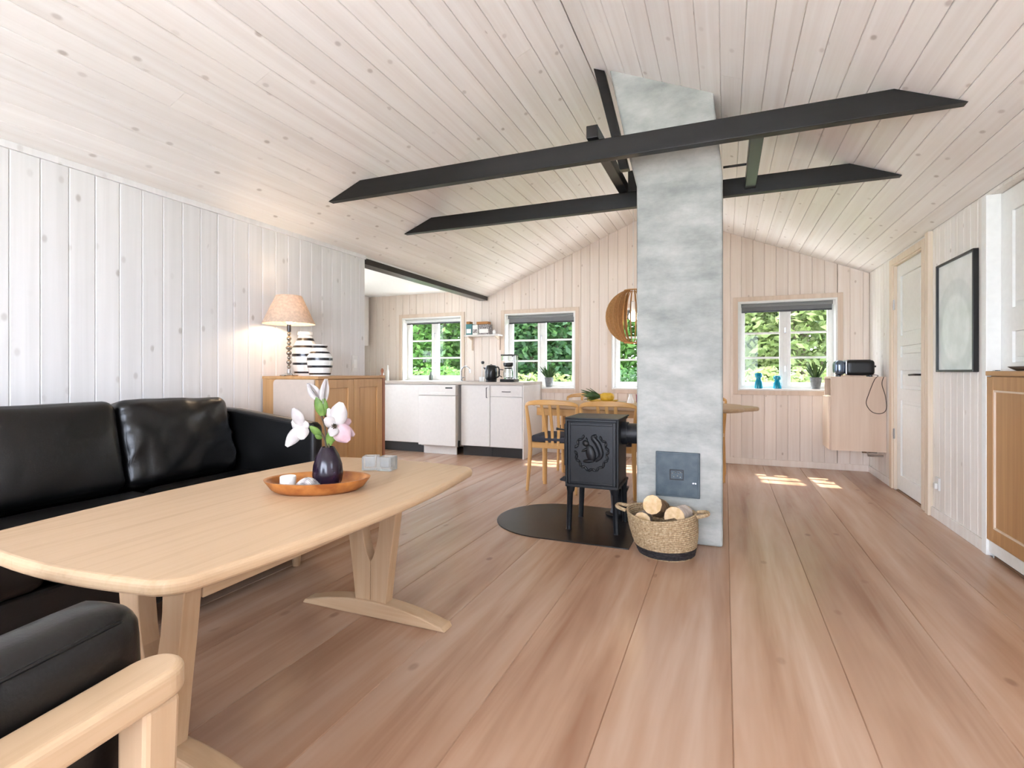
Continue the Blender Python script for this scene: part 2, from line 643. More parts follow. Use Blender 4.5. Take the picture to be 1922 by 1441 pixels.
M_FOL1 = mat_foliage('foliage_green', (34, 58, 24), (70, 104, 44), (118, 146, 76))
M_FOL2 = mat_foliage('foliage_yellow', (54, 72, 36), (104, 118, 66), (142, 148, 98))
M_FOL3 = mat_foliage('foliage_deep', (22, 44, 24), (46, 76, 40), (88, 116, 64))


def emis(name, c, s):
    m, n, L, b = newmat(name, c, 0.4)
    b.inputs['Emission Color'].default_value = lin(c)
    b.inputs['Emission Strength'].default_value = s
    return m


M_BULB = emis('warm_bulb', (255, 226, 180), 7)

# ------------------------------------------------------------------ room numbers
XL, XR, YF, YB = -2.985, 1.40, 6.46, -1.75
EZ, SL = 2.08, 0.41
XM = (XL + XR) / 2
RZ = EZ + SL * (XR - XM)
XK = -5.20          # far side of the kitchen
KZ = 2.17           # kitchen ceiling
YO = 3.81           # where the kitchen opening begins


def roof(x):
    return EZ + SL * min(x - XL, XR - x)


def struct(o):
    o['kind'] = 'structure'
    return o


# ------------------------------------------------------------------ floor
floor = struct(B(XK, XR + 0.02, YB, YF + 0.02, -0.12, -0.014).build('floor', M_FLOOR))
x = 0.021 - 0.3655 * 15
while x < XR:
    a, b = max(x, XK), min(x + 0.3655, XR)
    if b - a > 0.02:
        m = MB()
        c = 0.0024
        m.prism([(a, -0.014), (b, -0.014), (b, -c * 1.5), (b - c, 0), (a + c, 0), (a, -c * 1.5)], 'y', YB, YF)
        m.build('plank', M_FLOOR, floor)
    x += 0.3655

# ------------------------------------------------------------------ ceiling
al = math.atan(SL)
ca, sa = math.cos(al), math.sin(al)
SLEN = (XM - XL) / ca
cm = MB()
cm.prism([(XL - 0.1, EZ - 0.04 + 0.03), (XM, RZ + 0.03), (XR + 0.1, EZ - 0.04 + 0.03), (XR + 0.1, EZ + 0.12), (XM, RZ + 0.2), (XL - 0.1, EZ + 0.12)], 'y', YB - 0.1, YF + 0.5)
ceiling = struct(cm.build('ceiling', M_CEIL))
rng = random.Random(5)
for side in (0, 1):
    npl = 20
    wd = SLEN / npl
    for i in range(npl):
        s0, s1 = i * wd, (i + 1) * wd - 0.0015
        c = 0.003
        prof = [(s0, 0.016), (s0, c), (s0 + c, 0), (s1 - c, 0), (s1, c), (s1, 0.016)]
        poly = []
        for s, d in prof:
            xx, zz = XL + s * ca - d * sa, EZ + s * sa + d * ca
            poly.append((xx, zz) if side == 0 else (2 * XM - xx, zz))
        cuts = sorted([YB] + [rng.uniform(-1, 6) for _ in range(rng.choice((0, 1, 1, 2)))] + [YF])
        for y0, y1 in zip(cuts[:-1], cuts[1:]):
            MB().prism(poly, 'y', y0 + 0.0006, y1 - 0.0006).build('plank', M_CEIL, ceiling)

struct(B(XK - 0.1, XL - 0.02, YO - 0.1, YF, KZ, KZ + 0.1).build('ceiling_kitchen', M_CEILW))


# ------------------------------------------------------------------ boarded walls
def boards(parent, mat, a0, a1, width, ztop, openings, to_world, z0=0.0, phase=0.0):
    """vertical V-jointed boards; openings are (a0,a1,z0,z1)"""
    a = a0 - phase
    c = 0.004
    while a < a1 - 1e-4:
        p, q = max(a, a0), min(a + width - 0.001, a1)
        a += width
        if q - p < 0.01:
            continue
        cutx = sorted({p, q} | {v for o in openings for v in (o[0], o[1]) if p < v < q})
        m = MB()
        for u, v in zip(cutx[:-1], cutx[1:]):
            mid = (u + v) / 2
            spans = [(z0, None)]
            for o in openings:
                if o[0] < mid < o[1]:
                    new = []
                    for s, e in spans:
                        ee = 99 if e is None else e
                        if o[2] > s:
                            new.append((s, o[2]))
                        if o[3] < ee:
                            new.append((o[3], e))
                    spans = new
            cl, cr = (c if u == p else 0), (c if v == q else 0)
            prof = [(u, 0.015), (u, cl), (u + cl, 0), (v - cr, 0), (v, cr), (v, 0.015)]
            pr = []
            for t in prof:
                if not pr or t != pr[-1]:
                    pr.append(t)
            n = len(pr)
            for s, e in spans:
                if e is None and ztop(mid) - s < 0.01:
                    continue
                vs = [to_world(t[0], t[1], s) for t in pr] + [to_world(t[0], t[1], ztop(t[0]) if e is None else e) for t in pr]
                fs = [tuple(range(n)), tuple(range(2 * n - 1, n - 1, -1))] + [(i, (i + 1) % n, n + (i + 1) % n, n + i) for i in range(n)]
                m.add(vs, fs)
        if m.v:
            m.build('board', mat, parent)


# left wall
wl = struct(B(XL - 0.12, XL - 0.015, YB, YO, 0, EZ + 0.02).build('wall_left', M_WALL_L))
boards(wl, M_WALL_L, YB, YO, 0.1155, lambda a: EZ, [], lambda a, d, z: (XL - d, a, z), phase=0.058)
struct(B(XL, XL + 0.014, YB, YO, EZ - 0.028, EZ + 0.004).build('trim_1', M_WALL_L))

# far gable wall with four windows
WIN = [(-4.39, -3.41, 0.905, 1.83), (-2.756, -1.771, 0.825, 1.825), (-1.307, -0.322, 0.83, 1.83), (0.135, 1.111, 0.838, 1.842)]
wf = MB()
xs = [XK - 0.1]
for o in WIN:
    xs += [o[0], o[1]]
xs.append(XR + 0.2)


def top_far(x):
    return KZ if x < XL else roof(min(x, XR))


for i in range(0, len(xs), 2):
    u, v = xs[i], xs[i + 1]
    br = [u] + [t for t in (XL, XM) if u < t < v] + [v]
    for p, q in zip(br[:-1], br[1:]):
        e = 1e-4
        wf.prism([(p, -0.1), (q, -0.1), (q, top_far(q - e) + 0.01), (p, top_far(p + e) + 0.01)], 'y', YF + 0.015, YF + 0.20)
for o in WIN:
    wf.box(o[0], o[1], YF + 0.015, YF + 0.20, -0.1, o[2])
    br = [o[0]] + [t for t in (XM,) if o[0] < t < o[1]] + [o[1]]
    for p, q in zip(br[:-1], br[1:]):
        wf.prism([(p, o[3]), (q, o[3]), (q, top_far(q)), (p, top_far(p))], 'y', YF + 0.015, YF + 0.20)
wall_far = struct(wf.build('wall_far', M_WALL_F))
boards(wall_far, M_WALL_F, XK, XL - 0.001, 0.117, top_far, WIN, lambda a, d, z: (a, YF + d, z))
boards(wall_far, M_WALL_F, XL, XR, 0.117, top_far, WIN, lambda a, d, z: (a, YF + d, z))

# right wall: door opening and the niche that holds the cabinet
DOOR = (4.86, 5.62, 0, 2.0)
NICHE = (2.55, 3.785, 0, 2.06)
wr = MB()
for u, v in ((YB, SIDEW[0]), (SIDEW[1], NICHE[0]), (NICHE[1], DOOR[0]), (DOOR[1], YF + 0.2)):
    wr.box(XR + 0.015, XR + 0.14, u, v, -0.1, EZ + 0.02)
wr.box(XR + 0.015, XR + 0.14, SIDEW[0], SIDEW[1], -0.1, SIDEW[2])
wr.box(XR + 0.015, XR + 0.14, SIDEW[0], SIDEW[1], SIDEW[3], EZ + 0.02)
wr.box(XR + 0.015, XR + 0.14, DOOR[0], DOOR[1], DOOR[3], EZ + 0.02)
wr.box(XR + 0.015, XR + 0.14, NICHE[0], NICHE[1], NICHE[3], EZ + 0.02)
wall_right = struct(wr.build('wall_right', M_WALL_R))
boards(wall_right, M_WALL_R, YB, YF, 0.1005, lambda a: EZ, [DOOR, NICHE, SIDEW], lambda a, d, z: (XR + d, a, z), phase=0.04)

# rear wall with its added, unseen window; kitchen walls
wb = MB()
wb.prism([(XL - 0.1, -0.1), (REAR[0], -0.1), (REAR[0], roof(REAR[0])), (XL, EZ), (XL - 0.1, EZ)], 'y', YB - 0.12, YB)
wb.prism([(XR + 0.1, -0.1), (REAR[1], -0.1), (REAR[1], roof(REAR[1])), (XR, EZ), (XR + 0.1, EZ)], 'y', YB - 0.12, YB)
wb.box(REAR[0], REAR[1], YB - 0.12, YB, -0.1, REAR[2])
wb.prism([(REAR[0], REAR[3]), (REAR[1], REAR[3]), (REAR[1], roof(REAR[1])), (XM, RZ), (REAR[0], roof(REAR[0]))], 'y', YB - 0.12, YB)
struct(wb.build('wall_rear', M_WALL_R))
ks = MB().box(XK - 0.12, XK, YO - 0.1, KW[0], -0.1, KZ + 0.05).box(XK - 0.12, XK, KW[1], YF + 0.2, -0.1, KZ + 0.05)
ks.box(XK - 0.12, XK, KW[0], KW[1], -0.1, KW[2]).box(XK - 0.12, XK, KW[0], KW[1], KW[3], KZ + 0.05)
struct(ks.build('wall_kitchen_side', M_WHITE))
struct(B(XR + 0.42, XR + 0.5, NICHE[0] - 0.3, DOOR[1] + 0.4, -0.1, EZ + 0.1).build('wall_backing', M_WHITE))  # unseen backing added behind the door to stop daylight leaking in
hl = MB().box(XR + 0.14, XR + 0.5, NICHE[0] - 0.3, NICHE[0] - 0.2, -0.1, EZ + 0.1).box(XR + 0.14, XR + 0.5, DOOR[1] + 0.3, DOOR[1] + 0.4, -0.1, EZ + 0.1)
hl.box(XR + 0.14, XR + 0.5, NICHE[0] - 0.3, DOOR[1] + 0.4, EZ + 0.02, EZ + 0.1)
struct(hl.build('wall_backing_end', M_WHITE))
struct(B(XR + 0.02, XR + 0.5, NICHE[0] - 0.3, DOOR[1] + 0.4, -0.12, -0.001).build('floor_backing', M_FLOOR))
struct(B(XK - 0.1, XL - 0.12, YO - 0.12, YO, -0.1, KZ + 0.05).build('wall_kitchen_front', M_WHITE))

# skirting
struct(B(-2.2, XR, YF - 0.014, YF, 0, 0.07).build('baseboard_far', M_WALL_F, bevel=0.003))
bb = MB()
for u, v in ((NICHE[1] + 0.06, 4.66), (5.70, YF - 0.015)):
    bb.box(XR - 0.014, XR, u, v, 0, 0.07)
struct(bb.build('baseboard_right', M_WALL_R, bevel=0.003))
# pale posts on the right wall
struct(B(XR - 0.03, XR + 0.012, 4.665, 4.735, 0, EZ - 0.005).build('trim_2', M_CASING, bevel=0.004))
struct(B(XR - 0.018, XR + 0.052, NICHE[1] - 0.002, NICHE[1] + 0.055, 0, NICHE[3] - 0.0).build('trim_3', M_WHITE_DOOR, bevel=0.003))
# fascia and black header above the kitchen opening
struct(B(XL - 0.14, XL - 0.004, YO + 0.005, YF, 2.066, KZ + 0.05).build('trim_4', M_WHITE))
hb = B(XL - 0.125, XL + 0.002, YO, YF - 0.05, 2.012, 2.066).build('header_beam', M_BEAMY, bevel=0.004)
tag(hb, 'black header beam above the kitchen opening along the left wall', 'beam')


# ------------------------------------------------------------------ windows
def window(n, o, casing=True):
    x0, x1, z0, z1 = o
    root = struct(thing('window_%d' % n, '', 'window', ((x0 + x1) / 2, YF + 0.1, z0)))
    del root['label'], root['category']
    yg = YF + 0.115
    # white lining of the opening
    m = MB()
    t = 0.018
    m.box(x0, x0 + t, YF - 0.006, yg + 0.07, z0, z1)
    m.box(x1 - t, x1, YF - 0.006, yg + 0.07, z0, z1)
    m.box(x0 + t, x1 - t, YF - 0.006, yg + 0.07, z1 - t, z1)
    m.build('lining', M_WHITE, root)
    B(x0 + t, x1 - t, YF - 0.012, yg + 0.07, z0, z0 + 0.02).build('sill', M_WHITE, root, bevel=0.003)
    if casing:
        w_ = 0.05
        for q in ((x0 - w_, x0, z0 - w_, z1 + w_), (x1, x1 + w_, z0 - w_, z1 + w_), (x0, x1, z1, z1 + w_), (x0, x1, z0 - w_, z0)):
            B(q[0], q[1], YF - 0.013, YF - 0.0005, q[2], q[3]).build('casing', M_CASING_F, root, bevel=0.002)
    a0, a1, b0, b1 = x0 + t, x1 - t, z0 + 0.02, z1 - t
    fr = 0.022
    m = MB()
    m.box(a0, a0 + fr, yg, yg + 0.06, b0, b1)
    m.box(a1 - fr, a1, yg, yg + 0.06, b0, b1)
    m.box(a0 + fr, a1 - fr, yg, yg + 0.06, b1 - fr, b1)
    m.box(a0 + fr, a1 - fr, yg, yg + 0.06, b0, b0 + fr)
    mid = (a0 + a1) / 2
    m.box(mid - 0.02, mid + 0.02, yg, yg + 0.06, b0 + fr, b1 - fr)
    m.build('frame', M_WHITE, root)
    for (c0, c1) in ((a0 + fr, mid - 0.02), (mid + 0.02, a1 - fr)):
        st = 0.036
        e0, e1 = b0 + fr, b1 - fr
        m = MB()
        m.box(c0, c0 + st, yg - 0.008, yg + 0.04, e0, e1)
        m.box(c1 - st, c1, yg - 0.008, yg + 0.04, e0, e1)
        m.box(c0 + st, c1 - st, yg - 0.008, yg + 0.04, e1 - st, e1)
        m.box(c0 + st, c1 - st, yg - 0.008, yg + 0.04, e0, e0 + st + 0.01)
        cs = m.build('casement', M_WHITE, root, bevel=0.003)
        g0, g1 = e0 + st + 0.01, e1 - st
        h = (g1 - g0) / 3
        for k in (1, 2):
            B(c0 + st, c1 - st, yg, yg + 0.035, g0 + k * h - 0.011, g0 + k * h + 0.011).build('glazing_bar', M_WHITE, cs)
        for k in range(3):
            B(c0 + st - 0.004, c1 - st + 0.004, yg + 0.015, yg + 0.019, g0 + k * h + (0.011 if k else 0), g0 + (k + 1) * h - (0.011 if k < 2 else 0)).build('pane', M_PANE, cs)
    hx = mid
    for hz in (b0 + 0.25, b0 + 0.68):
        MB().tube([(hx, yg - 0.004, hz), (hx, yg - 0.03, hz), (hx - 0.0, yg - 0.034, hz - 0.06)], 0.006, 6).build('window_catch', M_CHROME, root)
    return root


window(1, WIN[0], casing=True)
window(2, WIN[1], casing=True)
window(3, WIN[2], casing=True)
window(4, WIN[3], casing=True)


def added_glazing(n, plane, u0, u1, z0, z1, c, bars):  # windows out of view, added to light the room
    root = struct(thing('window_%d' % n, '', 'w', (0, 0, 0)))
    del root['label'], root['category']

    def bx(p, q, d0, d1, e0, e1):
        return B(p, q, c + d0, c + d1, e0, e1) if plane == 'y' else B(c + d0, c + d1, p, q, e0, e1)
    B0 = MB()
    for p, q, e0, e1 in ((u0, u0 + 0.06, z0, z1), (u1 - 0.06, u1, z0, z1), (u0 + 0.06, u1 - 0.06, z1 - 0.06, z1), (u0 + 0.06, u1 - 0.06, z0, z0 + 0.06)):
        k = bx(p, q, -0.03, 0.03, e0, e1)
        B0.add(k.v, k.f)
    for k in range(1, bars):
        xx = u0 + (u1 - u0) * k / bars
        t = bx(xx - 0.05, xx + 0.05, -0.03, 0.03, z0 + 0.06, z1 - 0.06)
        B0.add(t.v, t.f)
    B0.build('frame', M_WHITE, root)
    for k in range(bars):
        p = u0 + (u1 - u0) * k / bars
        q = u0 + (u1 - u0) * (k + 1) / bars
        bx(p + 0.05, q - 0.05, -0.003, 0.003, z0 + 0.06, z1 - 0.06).build('pane', M_PANE, root)


added_glazing(5, 'y', REAR[0], REAR[1], REAR[2], REAR[3], YB - 0.06, 3)
added_glazing(7, 'x', KW[0], KW[1], KW[2], KW[3], XK - 0.06, 2)
added_glazing(6, 'x', SIDEW[0], SIDEW[1], SIDEW[2], SIDEW[3], XR + 0.08, 2)


# roller blinds
def blind(o, drop, label, mat=M_GREY_FAB):
    x0, x1, z0, z1 = o
    r = thing('roller_blind', label, 'blind', ((x0 + x1) / 2, YF + 0.05, z1 - 0.02), 'roller blinds in the far windows')
    y = YF + 0.05
    MB().tube([(x0 + 0.035, y, z1 - 0.042), (x1 - 0.035, y, z1 - 0.042)], 0.02, 14).build('roller', mat, r, smooth=True)
    B(x0 + 0.04, x1 - 0.04, y + 0.018, y + 0.0205, z1 - drop, z1 - 0.042).build('fabric', mat, r)
    B(x0 + 0.04, x1 - 0.04, y + 0.012, y + 0.027, z1 - drop - 0.018, z1 - drop).build('bottom_bar', M_DARKMETAL, r, bevel=0.004)
    for xx in (x0 + 0.02, x1 - 0.035):
        B(xx, xx + 0.014, y - 0.02, y + 0.02, z1 - 0.07, z1 - 0.018).build('bracket', M_WHITE, r)


blind(WIN[0], 0.075, 'pale roller blind rolled up at the top of the kitchen window by the sink', plain('pale_blind', (206, 208, 206), 0.8))
blind(WIN[1], 0.115, 'grey roller blind in the window behind the coffee maker')
blind(WIN[2], 0.115, 'grey roller blind in the window half hidden by the chimney')
blind(WIN[3], 0.105, 'grey roller blind in the window right of the chimney')

# ------------------------------------------------------------------ doors
d1 = struct(thing('door_1', '', 'd', (XR, 5.24, 0)))
del d1['label'], d1['category']


def panel_door(root, y0, y1, z0, z1, xf, panels, mat):
    """leaf seen from -x, with sunk panels and mouldings"""
    dep = 0.012
    m = MB()
    ys = sorted({y0, y1} | {p[0] for p in panels} | {p[1] for p in panels})
    for u, v in zip(ys[:-1], ys[1:]):
        z = z0
        for p in sorted([p for p in panels if p[0] <= (u + v) / 2 <= p[1]], key=lambda p: p[2]):
            m.box(xf, xf + 0.04, u, v, z, p[2])
            z = p[3]
        m.box(xf, xf + 0.04, u, v, z, z1)
    leaf = m.build('leaf', mat, root)
    for p in panels:
        pm = MB()
        e = 0.03
        pm.box(xf + dep, xf + 0.036, p[0], p[1], p[2], p[3])
        pm.box(xf + 0.005, xf + dep, p[0] + e, p[1] - e, p[2] + e, p[3] - e)
        pm.build('panel', mat, leaf, bevel=0.004)
    return leaf


panel_door(d1, 4.885, 5.595, 0.012, 1.985, XR + 0.02,
           [(4.985, 5.495, 0.14, 0.80), (4.985, 5.495, 0.90, 1.06), (4.985, 5.495, 1.17, 1.27), (4.985, 5.495, 1.36, 1.88)], M_WHITE_DOOR)
for q in ((DOOR[0] - 0.06, DOOR[0], 0, 2.055), (DOOR[1], DOOR[1] + 0.075, 0, 2.055), (DOOR[0], DOOR[1], 2.0, 2.055)):
    B(XR - 0.016, XR - 0.0005, q[0], q[1], q[2], q[3]).build('casing', M_CASING, d1, bevel=0.003)
for q in ((DOOR[0], DOOR[0] + 0.023, 0, 2.0), (DOOR[1] - 0.023, DOOR[1], 0, 2.0), (DOOR[0] + 0.023, DOOR[1] - 0.023, 1.988, 2.0)):
    B(XR - 0.003, XR + 0.1, q[0], q[1], q[2], q[3]).build('jamb', M_CASING, d1)
dh = MB().tube([(XR + 0.02, 4.945, 1.025), (XR - 0.03, 4.945, 1.025), (XR - 0.034, 4.96, 1.025), (XR - 0.034, 5.07, 1.022)], 0.008, 8).build('door_handle', M_DARKMETAL, d1, smooth=True)
MB().lathe([(0.026, 0), (0.026, 0.006), (0.02, 0.008)], 16).build('rose', M_DARKMETAL, dh).matrix_local = Matrix.Translation((0.018, -0.295, 1.025)) @ Matrix.Rotation(-PI / 2, 4, 'Y')
B(XR + 0.012, XR + 0.021, 4.935, 4.955, 0.88, 0.93).build('keyhole_plate', M_CHROME, d1)
B(XR + 0.005, XR + 0.026, 4.876, 4.884, 0.90, 1.12).build('lock_plate', M_DARKMETAL, d1)
for hz in (0.45, 1.6):
    MB().tube([(XR - 0.002, 5.602, hz), (XR - 0.002, 5.602, hz + 0.09)], 0.008, 8).build('hinge', M_CHROME, d1)

d2 = struct(thing('door_2', '', 'd', (XR, 3.2, 1.06)))
del d2['label'], d2['category']
panel_door(d2, NICHE[0], NICHE[1] - 0.002, 1.0, 2.055, XR + 0.05,
           [(3.3, 3.66, 1.40, 1.93), (3.3, 3.66, 1.10, 1.27), (2.75, 3.18, 1.40, 1.93), (2.75, 3.18, 1.10, 1.27)], M_WHITE_DOOR)

# ------------------------------------------------------------------ chimney
ch = thing('chimney', 'grey plastered chimney standing in the middle of the room', 'chimney', (-0.265, 3.57, 0))
m = MB()
secs = [(0, -0.518, -0.013, 3.34, 3.80), (2.22, -0.518, -0.013, 3.34, 3.80), (2.42, -0.565, -0.035, 3.30, 3.80), (3.02, -0.685, -0.10, 3.22, 3.80)]
vs = []
for z, a, b, y0, y1 in secs:
    vs += [(a, y0, z), (b, y0, z), (b, y1, z), (a, y1, z)]
fs = [(0, 1, 2, 3), (12, 13, 14, 15)]
for i in range(3):
    for k in range(4):
        fs.append((i * 4 + k, i * 4 + (k + 1) % 4, i * 4 + 4 + (k + 1) % 4, i * 4 + 4 + k))
m.add(vs, fs)
# soot-door recess is shallow: the steel door sits on the plaster
m.build('shaft', M_PLASTER, ch, bevel=0.014, seg=3)
dr = B(-0.398, -0.14, 3.322, 3.338, 0.282, 0.556).build('soot_door', M_SOOT, ch, bevel=0.003)
B(-0.388, -0.15, 3.3195, 3.323, 0.292, 0.546).build('door_leaf', M_SOOT, dr, bevel=0.002)
fm = MB()
for q in ((-0.315, -0.233, 0.470 - 0.025, 0.476 - 0.025), (-0.315, -0.233, 0.398 - 0.01, 0.404 - 0.01), (-0.315, -0.309, 0.394, 0.445), (-0.239, -0.233, 0.394, 0.445)):
    fm.box(q[0], q[1], 3.314, 3.320, q[2], q[3])
fm.build('emblem_frame', M_IRON, dr)
em = MB()
for xx, zz in ((-0.30, 0.425), (-0.28, 0.431), (-0.262, 0.428), (-0.248, 0.432), (-0.29, 0.405), (-0.268, 0.41), (-0.252, 0.403)):
    em.lathe([(0.0, 0), (0.006, 0.002), (0.004, 0.006), (0, 0.008)], 8, (xx, 3.317, zz), close=False)
em.build('emblem', M_CHROME, dr)
for xx in (-0.178, -0.165):
    B(xx - 0.004, xx + 0.004, 3.31, 3.320, 0.372, 0.379).build('latch', M_CHROME, dr)

# ------------------------------------------------------------------ roof timbers
for (y, label) in ((2.89, 'black tie beam spanning the room in front of the chimney'), (3.82, 'black tie beam spanning the room behind the chimney')):
    z0, z1 = 2.243, 2.356
    a0, a1 = XL + (z0 - EZ) / SL + 0.004, XL + (z1 - EZ) / SL + 0.004
    b0, b1 = 2 * XM - a0, 2 * XM - a1
    o = MB().prism([(a0, z0), (b0, z0), (b1, z1), (a1, z1)], 'y', y, y + 0.055).build('tie_beam', M_BEAM, None, bevel=0.004)
    tag(o, label, 'beam', 'black roof timbers')
o = B(-0.722, -0.657, 2.86, 3.90, 2.357, 2.428).build('trimmer_joist', M_BEAMY, None, bevel=0.004)
tag(o, 'short black joist lying across the tie beams left of the chimney', 'joist', 'black roof timbers')
o = B(0.122, 0.188, 2.946, 3.819, 2.27, 2.34).build('trimmer_joist', M_BEAMY, None, bevel=0.004)
tag(o, 'short black joist between the tie beams right of the chimney', 'joist', 'black roof timbers')
m = MB().prism([(-0.605, 2.30), (-0.548, 2.30), (-0.70, 2.935), (-0.77, 2.965)], 'y', 3.235, 3.29)
o = m.build('roof_strut', M_BEAM, None, bevel=0.003)
tag(o, 'leaning black strut along the upper left edge of the chimney', 'strut', 'black roof timbers')
m = MB().prism([(-0.065, 2.50), (-0.02, 2.50), (-0.075, 2.68), (-0.098, 2.69)], 'y', 3.40, 3.45)
o = m.build('roof_strut', M_BEAM, None, bevel=0.003)
tag(o, 'leaning black strut at the upper right edge of the chimney', 'strut', 'black roof timbers')
o = B(-0.655, -0.56, 3.825, 3.875, 2.357, 2.51).build('timber_block', M_BEAM, None, bevel=0.003)
tag(o, 'black timber block on the rear tie beam beside the chimney', 'block', 'black roof timbers')
o = MB().tube([(-0.012, 3.70, 2.395), (0.155, 3.70, 2.341 + 0.054)], 0.008, 8).add(
    *(lambda b: (b.v, b.f))(B(0.135, 0.155, 3.685, 3.715, 2.341, 2.395))).build('iron_rod', M_IRON)
tag(o, 'thin dark iron rod between the chimney and the right joist', 'rod')

# ------------------------------------------------------------------ stove and hearth
m = MB()
pts = [(-0.50, 3.10), (-0.50, 3.10), (-0.53, 3.10)]
poly = [(-0.525, 3.09), (-0.525, 3.96)]
for k in range(25):
    a = PI / 2 + PI * k / 24
    poly.append((-1.09 + 0.435 * math.cos(a), 3.525 + 0.435 * math.sin(a)))
o = m.prism(poly, 'z', 0.0, 0.006).build('hearth_plate', M_STEEL_PLATE, None, bevel=0.002)
tag(o, 'black steel hearth plate with a rounded end under the stove', 'hearth plate')

sx0, sx1, sy0, sy1 = -0.972, -0.632, 3.31, 3.68
st = thing('wood_stove', 'small black cast iron wood stove on legs beside the chimney', 'stove', ((sx0 + sx1) / 2, 3.5, 0.0065))
B(sx0 + 0.008, sx1 - 0.008, sy0 + 0.008, sy1 - 0.008, 0.305, 0.725).build('body', M_IRON, st, bevel=0.006)
m = MB()
m.box(sx0 - 0.008, sx1 + 0.008, sy0 - 0.008, sy1 + 0.008, 0.738, 0.748)
m.box(sx0, sx1, sy0, sy1, 0.722, 0.738)
m.build('top_plate', M_IRON, st, bevel=0.003)
m = MB().box(sx0 - 0.004, sx1 + 0.004, sy0 - 0.004, sy1 + 0.004, 0.293, 0.312)
m.build('base_rim', M_IRON, st, bevel=0.004)
# side panel with raised frame facing the room
m = MB()
for q in ((sx0 + 0.012, sx0 + 0.03, 0.315, 0.715), (sx1 - 0.03, sx1 - 0.012, 0.315, 0.715), (sx0 + 0.03, sx1 - 0.03, 0.697, 0.715), (sx0 + 0.03, sx1 - 0.03, 0.315, 0.33)):
    m.box(q[0], q[1], sy0 + 0.0, sy0 + 0.01, q[2], q[3])
m.build('panel_frame', M_IRON, st, bevel=0.003)
cx, cz = (sx0 + sx1) / 2, 0.53
yy = sy0 + 0.007


def lump(m, x, z, rx, rz, h, rot=0):
    t = MB().lathe([(0.0, 1), (0.35, 0.94), (0.7, 0.7), (0.92, 0.36), (1, 0)][::-1], 14, close=False)
    for v_ in t.v:
        pass
    c_, s_ = math.cos(rot), math.sin(rot)
    m.add([(x + v[0] * rx * c_ - v[1] * rz * s_, yy - v[2] * h, z + v[0] * rx * s_ + v[1] * rz * c_) for v in t.v], t.f)


m = MB()
lump(m, cx - 0.005, cz - 0.012, 0.033, 0.058, 0.020, 0.25)      # animal's body
lump(m, cx - 0.038, cz + 0.052, 0.024, 0.021, 0.017, -0.4)       # head
lump(m, cx - 0.032, cz + 0.078, 0.006, 0.014, 0.009, 0.2)
lump(m, cx - 0.042, cz + 0.010, 0.028, 0.009, 0.014, 0.5)       # forelegs
lump(m, cx - 0.018, cz - 0.062, 0.040, 0.013, 0.016, 0.1)       # foot
tail = spline([(cx + 0.025, yy, cz - 0.06), (cx + 0.062, yy, cz - 0.02), (cx + 0.045, yy, cz + 0.045), (cx + 0.012, yy, cz + 0.09), (cx + 0.035, yy, cz + 0.105)], 6)
m.tube(tail, [0.010 + 0.010 * math.sin(PI * i / (len(tail) - 1)) for i in range(len(tail))], 10)
rel = m.build('relief', M_IRON, st, smooth=True)
rel['label'] = 'cast relief of a seated animal with a bushy tail'
m = MB()
for k in range(26):
    a = -PI * 0.98 + k * PI * 0.98 / 13
    if -0.2 < math.sin(a) - 1 < 0.1 and abs(math.cos(a)) < 0.5:
        continue
    lump(m, cx + 0.105 * math.cos(a), cz - 0.005 + 0.115 * math.sin(a), 0.017, 0.009, 0.008, a + 0.9 * (1 if k % 2 else -1))
m.build('leaf_wreath', M_IRON, st, smooth=True)
# fluted corner column on the right
MB().tube([(sx1 - 0.002, sy0 + 0.006, 0.31), (sx1 - 0.002, sy0 + 0.006, 0.735)], 0.010, 10).build('corner_column', M_IRON, st, smooth=True)
MB().tube([(sx0 + 0.002, sy0 + 0.006, 0.31), (sx0 + 0.002, sy0 + 0.006, 0.735)], 0.008, 10).build('corner_column', M_IRON, st, smooth=True)
# door end facing left, with ash lip, knob and hot-plate handle
dr = B(sx0 - 0.028, sx0 + 0.004, sy0 + 0.05, sy1 - 0.05, 0.42, 0.70).build('stove_door', M_IRON, st, bevel=0.005)
MB().tube([(sx0 - 0.028, sy0 + 0.075, 0.655), (sx0 - 0.065, sy0 + 0.07, 0.66), (sx0 - 0.085, sy0 + 0.06, 0.662)], [0.006, 0.006, 0.010], 8).build('door_knob', M_IRON, dr, smooth=True)
m = MB().prism([(sx0 + 0.004, 0.305), (sx0 - 0.06, 0.315), (sx0 - 0.062, 0.325), (sx0 - 0.03, 0.345), (sx0 + 0.004, 0.35)], 'y', sy0 + 0.06, sy1 - 0.06)
m.build('ash_lip', M_IRON, st, bevel=0.003)
MB().tube([(sx0 + 0.004, 3.42, 0.385), (sx0 - 0.02, 3.42, 0.385), (sx0 - 0.03, 3.42, 0.375)], 0.012, 8).build('air_valve', M_IRON, st, smooth=True)
for lx in (sx0 + 0.025, sx1 - 0.025):
    for ly in (sy0 + 0.025, sy1 - 0.03):
        dx = -0.012 if lx < -0.8 else 0.012
        m = MB()
        m.tube([(lx, ly, 0.296), (lx, ly, 0.27), (lx + dx * 0.3, ly, 0.255), (lx + dx, ly, 0.012), (lx + dx, ly, 0.0065)],
               [0.03, 0.027, 0.020, 0.017, 0.021], 8)
        m.build('leg', M_IRON, st, smooth=True)
MB().tube([(sx1 - 0.012, 3.53, 0.635), (-0.521, 3.53, 0.635)], 0.068, 24).build('flue_pipe', M_PIPE, st, smooth=True)
MB().tube([(sx1 - 0.01, 3.53, 0.635), (sx1 + 0.03, 3.53, 0.635)], 0.076, 24).build('flue_collar', M_PIPE, st, smooth=True)
